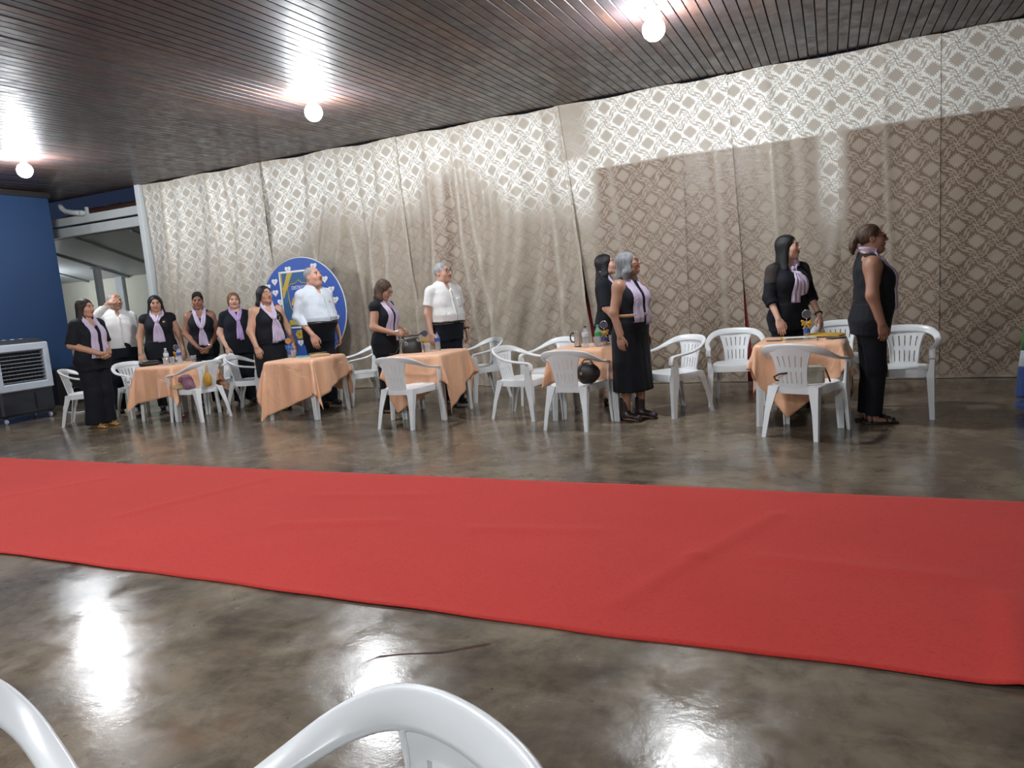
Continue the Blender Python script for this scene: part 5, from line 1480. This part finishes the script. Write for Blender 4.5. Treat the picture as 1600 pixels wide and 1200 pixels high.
# first table: purse, bottles, glasses, bow centrepiece
t = thing('clutch_purse', 'black zipped clutch purse lying on the first peach tablecloth', 'purse', (-8.36, 6.66, TOP), 1.0)
b = MB(); b.sweep([[(x, .055 * w * math.cos(a), .033 + .033 * w * math.sin(a)) for a in np.linspace(0, 2 * PI, 15)[:-1]] for x, w in ((-.125, .55), (-.115, .85), (-.09, 1), (.09, 1), (.115, .85), (.125, .55))])
b.build('body', M['black_leather'], t, True)
MB().tube([(-.11, 0, .068), (0, 0, .070), (.11, 0, .068)], .003, 6).build('zip', M['silver'], t, True)
MB().tube([(.12, .02, .04), (.16, .05, .02), (.17, .0, .008), (.13, -.03, .02)], .006, 6).build('wrist_strap', M['black_leather'], t, True)
bottle(-8.23, 6.83, 'clear water bottle next to the black clutch purse on the first table', 'label_white', 'label_white')
bottle(-8.02, 6.86, 'water bottle with a blue label between the bow centrepiece and the tumbler of dark drink', 'label_blue')
centrepiece(-8.16, 6.95, .9, 'decorated bottle with a mustard bow and dark round tag on the first table', 'label_white', 'rib_gold', 'tag_dark')
cup(-8.10, 6.70, 'clear plastic cup in front of the mustard bow centrepiece')
cup(-8.03, 6.75, 'clear plastic cup touching the blue-labelled bottle on the first table')
cup(-7.94, 7.02, 'tumbler with a little dark drink at the back of the first table', .085, .036, 'tag_dark')
phone(-7.87, 7.04, .8, 'dark mobile phone at the back corner of the first table')
# second table
centrepiece(-6.30, 7.06, .8, 'decorated bottle with a blue bow and orange picture tag on the second table', 'label_blue', 'rib_blue', 'tag_orange')
cup(-6.20, 7.02, 'clear plastic cup with orange drink on the second table', .09, .034, 'drink')
t = thing('book', 'teal covered booklet on the second peach tablecloth', 'book', (-6.06, 7.03, TOP), .95)
MB().box((0, 0, .007), (.072, .104, .006)).build('pages', M['paper'], t); MB().box((0, 0, .0145), (.076, .108, .0015)).build('cover', M['teal'], t); MB().box((0, 0, .001), (.076, .108, .001)).build('cover', M['teal'], t)
t = thing('paper_bag', 'brown paper envelope lying beside the teal booklet', 'envelope', (-5.90, 7.14, TOP), .85)
b = MB(); b.sweep([[(x, y, z) for x, z in ((-.115, .002), (.115, .002), (.116, .016 + k), (0, .026 + k), (-.116, .016 + k))] for y, k in ((-.14, 0), (-.02, .006), (.10, .002), (.16, -.006))]); b.build('sheet', M['kraft'], t)
MB().box((0, .12, .026), (.112, .04, .002), tilt=(-.25, 'X')).build('flap', M['kraft'], t)
# third table
t = thing('handbag', 'black leather handbag with ring buckles standing on the third peach tablecloth', 'handbag', (-4.45, 7.02, TOP), .45)
b = MB(); b.sweep([[(.115 * w * math.copysign(abs(math.cos(a)) ** .6, math.cos(a)), .055 * d * math.copysign(abs(math.sin(a)) ** .7, math.sin(a)), z) for a in np.linspace(0, 2 * PI, 21)[:-1]] for z, w, d in ((0, .96, 1), (.01, 1, 1.05), (.09, .97, .95), (.165, .86, .6), (.178, .82, .4))])
b.build('body', M['black_leather'], t, True)
MB().tube([(-.08, -.02, .17), (-.10, -.05, .195), (-.04, -.075, .20), (.03, -.06, .205), (.09, -.02, .20), (.13, .0, .225)], .008, 7).build('handle', M['black_leather'], t, True)
MB().tube([(-.11, 0, .16), (-.15, -.02, .06), (-.19, -.03, .012), (-.26, -.03, .008)], .007, 6).build('strap', M['black_leather'], t, True)
for (x, z) in ((-.07, .155), (-.05, .115), (.09, .15)): MB().tube([(x + .016 * math.cos(a), -.056, z + .016 * math.sin(a)) for a in np.linspace(0, 2 * PI, 13)[:-1]], .0035, 6, True).build('buckle', M['silver'], t, True)
centrepiece(-4.32, 7.12, .5, 'decorated bottle half full of orange drink on the third table', 'label_blue', 'rib_gold', 'tag_dark', 'drink')
bottle(-4.20, 7.19, 'water bottle with blue cap and blue label on the third table', 'label_blue')
cup(-4.26, 7.05, 'clear plastic cup in front of the blue-capped bottle on the third table')
t = thing('folded_paper', 'folded white paper held by the bowing woman', 'paper', (-4.72, 7.10, .98), .35)
b = MB(); b.add([(-.05, -.035, .0), (.05, -.035, 0), (.05, 0, .012), (-.05, 0, .012), (.05, .035, .0), (-.05, .035, 0)], [(0, 1, 2, 3), (3, 2, 4, 5)])
o = b.build('sheet', M['paper'], t); sm = o.modifiers.new('thickness', 'SOLIDIFY'); sm.thickness = .002
# fourth table
t = thing('steel_mug', 'tall steel mug with a black handle on the table with the water bottles', 'mug', (-2.39, 6.93, TOP), 0)
MB().lathe([(.034, 0), (.036, .004), (.036, .012)], n=20).build('foot', M['black_plastic'], t, angle=40)
MB().lathe([(.0355, .012), (.0355, .165), (.037, .168), (.034, .168), (.033, .02), (.001, .018)], n=20, cap=False).build('body', M['silver'], t, True)
MB().tube([(-.034, 0, .145), (-.062, 0, .142), (-.076, 0, .12), (-.076, 0, .08), (-.062, 0, .055), (-.034, 0, .052)], .008, 8).build('handle', M['black_plastic'], t, True)
bottle(-2.28, 6.86, 'clear water bottle just right of the steel mug', 'label_white', 'tag_dark')
bottle(-2.16, 6.90, 'water bottle with a bright green label and green cap', 'label_green', 'label_green')
centrepiece(-2.12, 6.99, .2, 'decorated bottle with an orange bow behind the green-labelled bottle', 'label_blue', 'rib_gold', 'tag_dark', 'drink')
cup(-1.99, 6.86, 'clear plastic cup nearest the grey-haired woman on the bottles table')
cup(-2.04, 6.98, 'clear plastic cup by the hand of the woman with straight black hair', fill=None)
cup(-2.22, 7.03, 'plastic cup of dark drink between the two water bottles', .085, .034, 'tag_dark')
phone(-2.09, 7.08, 1.3, 'dark phone in a maroon case behind the cups on the bottles table')
# fifth table
centrepiece(-.21, 6.96, .05, 'decorated bottle with a blue label and yellow bow among the yellow folders', 'label_blue', 'rib_gold', 'tag_dark')
t = thing('folder', 'plump yellow folder right of the yellow bow centrepiece', 'folder', (-.06, 7.00, TOP), -.2)
b = MB(); b.sweep([[(x, .115 * w * math.cos(a), .016 + .016 * w * math.sin(a)) for a in np.linspace(0, 2 * PI, 13)[:-1]] for x, w in ((-.16, .5), (-.13, .85), (0, 1), (.13, .8), (.17, .25))]); b.build('cover', M['folder_yellow'], t, True)
MB().box((0, -.112, .012), (.14, .004, .004)).build('page_edge', M['kraft'], t)
t = thing('folder', 'flat yellow folder under the beige notebook on the fifth table', 'folder', (-.28, 6.88, TOP), .1)
MB().box((0, 0, .004), (.15, .10, .004), bev=.002).build('cover', M['folder_yellow'], t); MB().box((.01, -.004, .0095), (.14, .09, .0015)).build('sheet', M['paper'], t)
t = thing('notebook', 'beige notebook with a glossy cover in front of the yellow folder', 'notebook', (-.25, 6.66, TOP), .06)
MB().box((0, 0, .008), (.125, .085, .007)).build('pages', M['paper'], t); MB().box((0, 0, .0165), (.13, .09, .0015), bev=.001).build('cover', plain('beige_gloss_cover', (.52, .40, .24), .12, .08, 12, coat=.6), t); MB().box((0, 0, .0006), (.13, .09, .0006)).build('cover', M['kraft'], t)
b = MB()
for k in range(10): b.tube([(.128 + .008 * math.cos(a), -.075 + k * .0165, .009 + .010 * math.sin(a)) for a in np.linspace(0, 2 * PI, 9)[:-1]], .0015, 5, True)
b.build('spiral', M['silver'], t, True)
phone(.03, 6.74, -.9, 'black mobile phone near the corner of the fifth table')
t = thing('pen', 'black pen left of the beige notebook', 'pen', (-.47, 6.70, TOP + .006), 1.45)
MB().lathe([(.001, -.07), (.004, -.058), (.005, -.05), (.005, .06), (.004, .068), (.001, .07)], n=10, axis='Y').build('barrel', M['black_plastic'], t, True); MB().box((.006, .04, 0), (.0012, .022, .002)).build('clip', M['silver'], t)

# ------------------------------------------------------------------ bags left on chairs
SEAT = .428
def blob(name, parent, mat, rings, n=16, e=.75):
    b = MB(); b.sweep([[(cx + rx * math.copysign(abs(math.cos(a)) ** e, math.cos(a)), cy + ry * math.copysign(abs(math.sin(a)) ** e, math.sin(a)), z) for a in np.linspace(0, 2 * PI, n + 1)[:-1]] for z, rx, ry, cx, cy in rings])
    return b.build(name, mat, parent, True)
t = thing('round_handbag', 'round black leather handbag with a gold clasp on the chair seat', 'handbag', (-2.12, 6.36, SEAT), .25)
blob('body', t, M['black_leather'], [(0, .045, .045, 0, 0), (.012, .070, .055, .004, 0), (.06, .108, .064, .010, 0), (.11, .115, .062, .010, 0), (.15, .10, .054, .006, 0), (.19, .062, .040, 0, 0), (.198, .050, .030, 0, 0)])
MB().box((-.055, -.060, .105), (.012, .004, .014), bev=.003).build('clasp', M['gold'], t)
MB().tube([(-.05, 0, .19), (-.02, .01, .225), (.03, .01, .225), (.06, 0, .19)], .006, 7).build('handle', M['black_leather'], t, True)
t = thing('cream_handbag', 'cream snakeskin handbag with a dark brown strap on the chair seat', 'handbag', (-.15, 6.16, SEAT), .18)
blob('body', t, M['snake'], [(0, .082, .045, 0, 0), (.01, .088, .05, 0, 0), (.09, .085, .045, 0, 0), (.135, .078, .035, 0, .004), (.142, .07, .028, 0, .004)], 18, .45)
MB().box((0, -.046, .118), (.088, .008, .022), tilt=(.15, 'X'), bev=.005).build('flap', M['snake'], t)
MB().tube([(.06, 0, .14), (.088, .0, .13), (.11, -.02, .06), (.125, -.03, .012), (.13, .03, .008)], .007, 7).build('strap', M['dark_brown_leather'], t, True)
MB().tube([(-.10, .03, .012), (-.20, .02, .012), (-.285, -.02, .04), (-.30, -.04, .07), (-.26, -.07, .095), (-.20, -.08, .10)], .007, 7).build('strap', M['dark_brown_leather'], t, True)
t = thing('mustard_bag', 'mustard cloth bag with a loop handle beside the slotted chair back', 'bag', (-7.30, 6.62, .44), -.1)
blob('body', t, M['mustard'], [(0, .03, .02, 0, 0), (.012, .055, .032, 0, 0), (.07, .068, .042, 0, 0), (.13, .06, .036, 0, 0), (.17, .036, .022, 0, 0), (.185, .02, .014, 0, 0)])
MB().tube([(-.02, 0, .17), (-.03, .0, .25), (0, .01, .30), (.03, 0, .25), (.02, 0, .17)], .006, 6).build('handle', M['mustard'], t, True)
t = thing('pink_bundle', 'dusty pink knitted bundle on the chair seat', 'jacket', (-7.52, 6.50, SEAT), .5)
blob('body', t, M['pink'], [(0, .060, .05, .02, 0), (.015, .075, .065, .02, 0), (.07, .072, .06, .008, 0), (.12, .080, .058, -.01, .005), (.155, .075, .05, -.02, 0), (.18, .05, .035, -.01, 0), (.188, .025, .02, 0, 0)], 16, .85)
blob('fold', t, M['pink'], [(.09, .02, .05, -.07, -.01), (.11, .035, .06, -.07, -.01), (.15, .03, .05, -.06, -.01), (.165, .015, .03, -.05, 0)], 12, .9)
t = thing('gold_pouch', 'pale gold satin pouch beside the pink bundle', 'pouch', (-7.66, 6.50, SEAT), .9)
blob('body', t, M['champagne'], [(0, .07, .04, 0, 0), (.012, .09, .055, 0, 0), (.045, .085, .05, 0, 0), (.068, .05, .03, .01, 0), (.075, .02, .015, .01, 0)], 18, .9)
MB().tube([(.02 + .022 * math.cos(a), .018 * math.sin(a), .07) for a in np.linspace(0, 2 * PI, 13)[:-1]], .006, 6, True).build('tie', M['rib_gold'], t, True)

# ------------------------------------------------------------------ round banner with the emblem
bn = thing('round_banner', 'round blue banner on a stand with a shield emblem and white hearts', 'banner', (-7.45, 8.78, 0))
R = .80; ZC = 1.30
MB().lathe([(R, -.02), (R, .02)], (0, 0, ZC), 96, 'Y').build('disc', M['banner_blue'], bn)
MB().tube([(R * math.cos(a), 0, ZC + R * math.sin(a)) for a in np.linspace(0, 2 * PI, 97)[:-1]], .011, 8, True).build('rim', M['print_white'], bn, True)
for sx in (-1, 1): MB().tube([(sx * .25, .02, ZC - .76), (sx * .30, .02, .02), (sx * .30, -.22, .02), (sx * .30, .22, .02)], .016, 8).build('stand_leg', M['white_paint'], bn, True)
FY = -.022
em = MB().box((.10, FY - .004, 1.47), (.42, .005, .43)).build('emblem_panel', M['panel_blue'], bn)
b = MB()
for (cx, cz, hx, hz) in ((.10, 1.90, .435, .014), (.10, 1.04, .435, .012), (-.32, 1.47, .014, .43), (.52, 1.47, .014, .43)): b.box((cx, FY - .008, cz), (hx, .006, hz))
b.build('border', M['print_white'], em)
def flat(pts, y, th=.004):
    n = len(pts); V = [(x, y - th, z) for x, z in pts] + [(x, y, z) for x, z in pts]
    return MB().add(V, [tuple(range(n)), tuple(range(2 * n - 1, n - 1, -1))] + [(i, i + n, (i + 1) % n + n, (i + 1) % n) for i in range(n)])
flat([(-.29, 1.50), (-.27, 1.50), (-.02, 1.885), (-.14, 1.885), (-.29, 1.62)][::-1], FY - .009).build('sash', M['print_gold'], em)
flat([(-.30, 1.60), (-.275, 1.60), (-.275, 1.885), (-.30, 1.885)][::-1], FY - .009).build('sash', M['print_gold'], em)
sh = [(.10, 1.765), (.17, 1.72), (.28, 1.71), (.36, 1.665), (.355, 1.50), (.33, 1.36), (.25, 1.24), (.10, 1.15), (-.05, 1.24), (-.13, 1.36), (-.155, 1.50), (-.16, 1.665), (-.08, 1.71), (.03, 1.72)]
flat(sh, FY - .009).build('shield', M['banner_blue'], em)
MB().tube([(x, FY - .015, z) for x, z in sh], .008, 6, True).build('shield_outline', M['print_gold'], em, True)
flat([(-.12, 1.40), (-.06, 1.50), (.05, 1.56), (.16, 1.55), (.08, 1.47), (.02, 1.39), (-.02, 1.34)], FY - .014).build('wave', M['print_gold'], em)
flat([(-.10, 1.33), (.0, 1.33), (.14, 1.40), (.32, 1.44), (.31, 1.38), (.12, 1.30), (-.04, 1.25)], FY - .014).build('wave', M['print_white'], em)
flat([(-.20, 1.08), (.40, 1.08), (.40, 1.16), (-.20, 1.16)], FY - .014).build('name_bar', M['print_gold'], em)
def lettering(body, x, z, size, mat, parent, y):
    cu = bpy.data.curves.new('lettering', 'FONT'); cu.body = body; cu.size = size; cu.align_x = 'CENTER'; cu.extrude = .001
    o = bpy.data.objects.new('lettering', cu); COL.objects.link(o)
    dg = bpy.context.evaluated_depsgraph_get(); me = bpy.data.meshes.new_from_object(o.evaluated_get(dg))
    bpy.data.objects.remove(o); 
    me.transform(Matrix.Translation((x, y, z)) @ Matrix.Rotation(PI / 2, 4, 'X'))
    me.materials.clear(); me.materials.append(mat)
    q = bpy.data.objects.new('lettering', me); return link(q, parent)
lettering('DISTRITO', .10, 1.625, .078, M['print_white'], em, FY - .016)
lettering('4770', .10, 1.545, .080, M['print_white'], em, FY - .016)
def heart(x, z, s):
    pts = []
    for k in range(20):
        a = 2 * PI * k / 20
        pts.append((x + s * .058 * (16 * math.sin(a) ** 3) / 16, z + s * .058 * (13 * math.cos(a) - 5 * math.cos(2 * a) - 2 * math.cos(3 * a) - math.cos(4 * a)) / 16))
    return flat(pts, FY + .002, .010)
em.scale = (.86, 1, 1); em.location = (-.10, 0, 0)
HEARTS = [(-.20, 1.94), (-.49, 1.77), (-.64, 1.70), (-.50, 1.60), (-.42, 1.45), (.48, 1.74), (.585, 1.58), (.64, 1.42), (.30, 1.95), (-.11, .80), (-.62, 1.25), (.62, 1.15)]
for x, z in HEARTS:
    h_ = heart(x, z, 1.0).build('heart', M['print_white'], bn)
    flat([(x + .015 * math.cos(a), z + .015 * math.sin(a)) for a in np.linspace(0, 2 * PI, 9)[:-1]], FY - .008, .003).build('heart_mark', M['lilac'], h_)
for k in range(6):
    a = 2 * PI * k / 6
    flat([(-.11 + .045 * math.cos(a) + .032 * math.cos(q), .93 + .045 * math.sin(a) + .032 * math.sin(q)) for q in np.linspace(0, 2 * PI, 11)[:-1]], FY, .012 + .001 * k).build('petal', M['print_gold'] if k % 2 else M['folder_yellow'], bn)

# ------------------------------------------------------------------ evaporative air cooler
ac = thing('air_cooler', 'tall grey and black evaporative air cooler on casters before the blue wall', 'air cooler', (-11.06, 6.50, 0), PI / 2)
b = MB(); b.sweep([[(sx * w, sy * d + dy, z) for sx, sy in ((-.92, -1), (.92, -1), (1, -.92), (1, .92), (.92, 1), (-.92, 1), (-1, .92), (-1, -.92))] for z, w, d, dy in ((.10, .36, .25, 0), (.13, .385, .27, 0), (.45, .385, .275, 0), (.47, .375, .27, 0))])
b.build('water_tank', M['charcoal'], ac)
b = MB(); b.box((0, .03, .79), (.375, .23, .33), bev=.02); b.build('housing', M['charcoal'], ac)
ff = MB()
for (cx, cz, hx, hz) in ((0, 1.085, .395, .055), (0, .515, .395, .055), (-.355, .80, .042, .25), (.355, .80, .042, .25)): ff.box((cx, -.245, cz), (hx, .045, hz), bev=.012)
for sx in (-1, 1): ff.box((sx * .385, .02, .80), (.014, .25, .335), bev=.01)
fr = ff.build('front_frame', M['grey_plastic'], ac)
MB().box((0, -.20, .80), (.32, .006, .245)).build('grille_back', M['black_plastic'], ac)
for k in range(9):
    MB().box((0, -.242, .585 + .054 * k), (.316, .020, .0055), tilt=(-.35, 'X')).build('slat', M['slat'], ac)
for k in range(12):
    MB().box((-.286 + .052 * k, -.214, .80), (.0035, .010, .243)).build('fin', M['charcoal'], ac)
b = MB(); b.sweep([[(sx * w, sy * d + dy, z) for sx, sy in ((-.9, -1), (.9, -1), (1, -.8), (1, .9), (.9, 1), (-.9, 1), (-1, .9), (-1, -.8))] for z, w, d, dy in ((1.13, .39, .275, -.01), (1.16, .385, .265, 0), (1.20, .34, .22, .02), (1.205, .30, .19, .02))])
tp = b.build('top_cover', M['charcoal'], ac)
for x in (-.12, 0, .12): MB().lathe([(.030, 0), (.028, .012), (.001, .014)], (x, -.12, 1.198), 16).build('control_knob', M['grey_plastic'], tp, True)
MB().box((.10, -.277, .29), (.012, .004, .12)).build('level_window', M['black_plastic'], ac)
for sx in (-1, 1):
    for sy in (-1, 1):
        c_ = MB().box((sx * .32, sy * .20, .098), (.026, .026, .012), bev=.004).build('caster', M['charcoal'], ac)
        b = MB(); b.lathe([(.030, -.016), (.038, -.010), (.038, .010), (.030, .016)], (sx * .32, sy * .20 - .014, .038), 16, 'X'); b.build('wheel', M['grey_plastic'], c_, True)
sp = thing('speaker_box', 'black speaker box with a pale round horn against the blue wall', 'speaker', (-12.21, 8.02, 0), PI / 2 - .05)
MB().box((0, 0, .31), (.24, .16, .31), bev=.012).build('cabinet', M['black_plastic'], sp)
MB().lathe([(.062, 0), (.066, -.012), (.030, -.004), (.028, .004), (.001, .006)], (-.06, -.162, .33), 20, 'Y').build('horn', M['print_white'], sp, True)
MB().lathe([(.10, 0), (.105, -.012), (.06, .01), (.001, .014)], (.08, -.160, .18), 24, 'Y').build('cone', M['charcoal'], sp, True)
cb = MB().tube(catmull([(-11.75, 7.62, .009), (-11.3, 7.32, .009), (-10.85, 7.10, .009), (-10.62, 7.10, .009), (-10.6, 7.35, .009), (-10.7, 7.62, .009), (-11.2, 8.1, .009)], 6), .009, 8).build('water_hose', M['white_paint'], None, True)
tag(cb, 'pale hose lying on the floor between the air cooler and the first chair', 'hose')

# ------------------------------------------------------------------ flag at the edge of the picture
fg = thing('flag', 'hanging green, white and blue flag on a pole with a blue base', 'flag', (1.745, 7.40, 0))
M['flag_green'] = m_fabric('flag_green_cloth', (.03, .16, .035), .7, .4, 8); M['flag_white'] = m_fabric('flag_white_cloth', (.40, .45, .48), .7, .4, 8); M['flag_blue'] = m_fabric('flag_blue_cloth', (.012, .040, .16), .7, .4, 8)
MB().lathe([(.016, .03), (.016, 2.1), (.03, 2.12), (.001, 2.2)], n=12).build('pole', M['silver'], fg, True)
def drap(z0, z1, name, mat):
    rows = []
    for z in np.linspace(z0, z1, 14):
        f = (2.0 - z) / 1.9; rad = .03 + .22 * f ** .7
        rows.append([(rad * (1 + .22 * math.sin(6 * a + 2 * z)) * math.cos(a), .75 * rad * (1 + .22 * math.sin(6 * a + 2 * z)) * math.sin(a), z) for a in np.linspace(0, 2 * PI, 49)[:-1]])
    MB().sweep(rows).build(name, mat, fg, True)
drap(.50, 1.98, 'green_field', M['flag_green']); drap(.36, .50, 'white_band', M['flag_white']); drap(.09, .36, 'blue_band', M['flag_blue'])
b = MB(); b.lathe([(.29, 0), (.29, .025), (.26, .05), (.06, .06), (.05, .09)], n=28); b.build('base', M['flag_blue'], fg, angle=40)
t = thing('flower_clip', 'small red flower clip lying on the floor by the first table leg', 'flower', (-8.02, 6.80, 0))
b = MB()
for k in range(7):
    a = 2 * PI * k / 7
    b.lathe([(.001, .004), (.016, .008), (.018, .020), (.001, .026)], (.024 * math.cos(a), .024 * math.sin(a), 0), 8)
b.build('petals', plain('dark_red_petals', (.20, .02, .035), .7, .3, 60), t, True); MB().lathe([(.012, .015), (.014, .03), (.001, .034)], n=10).build('heart_bead', M['paper'], t, True)
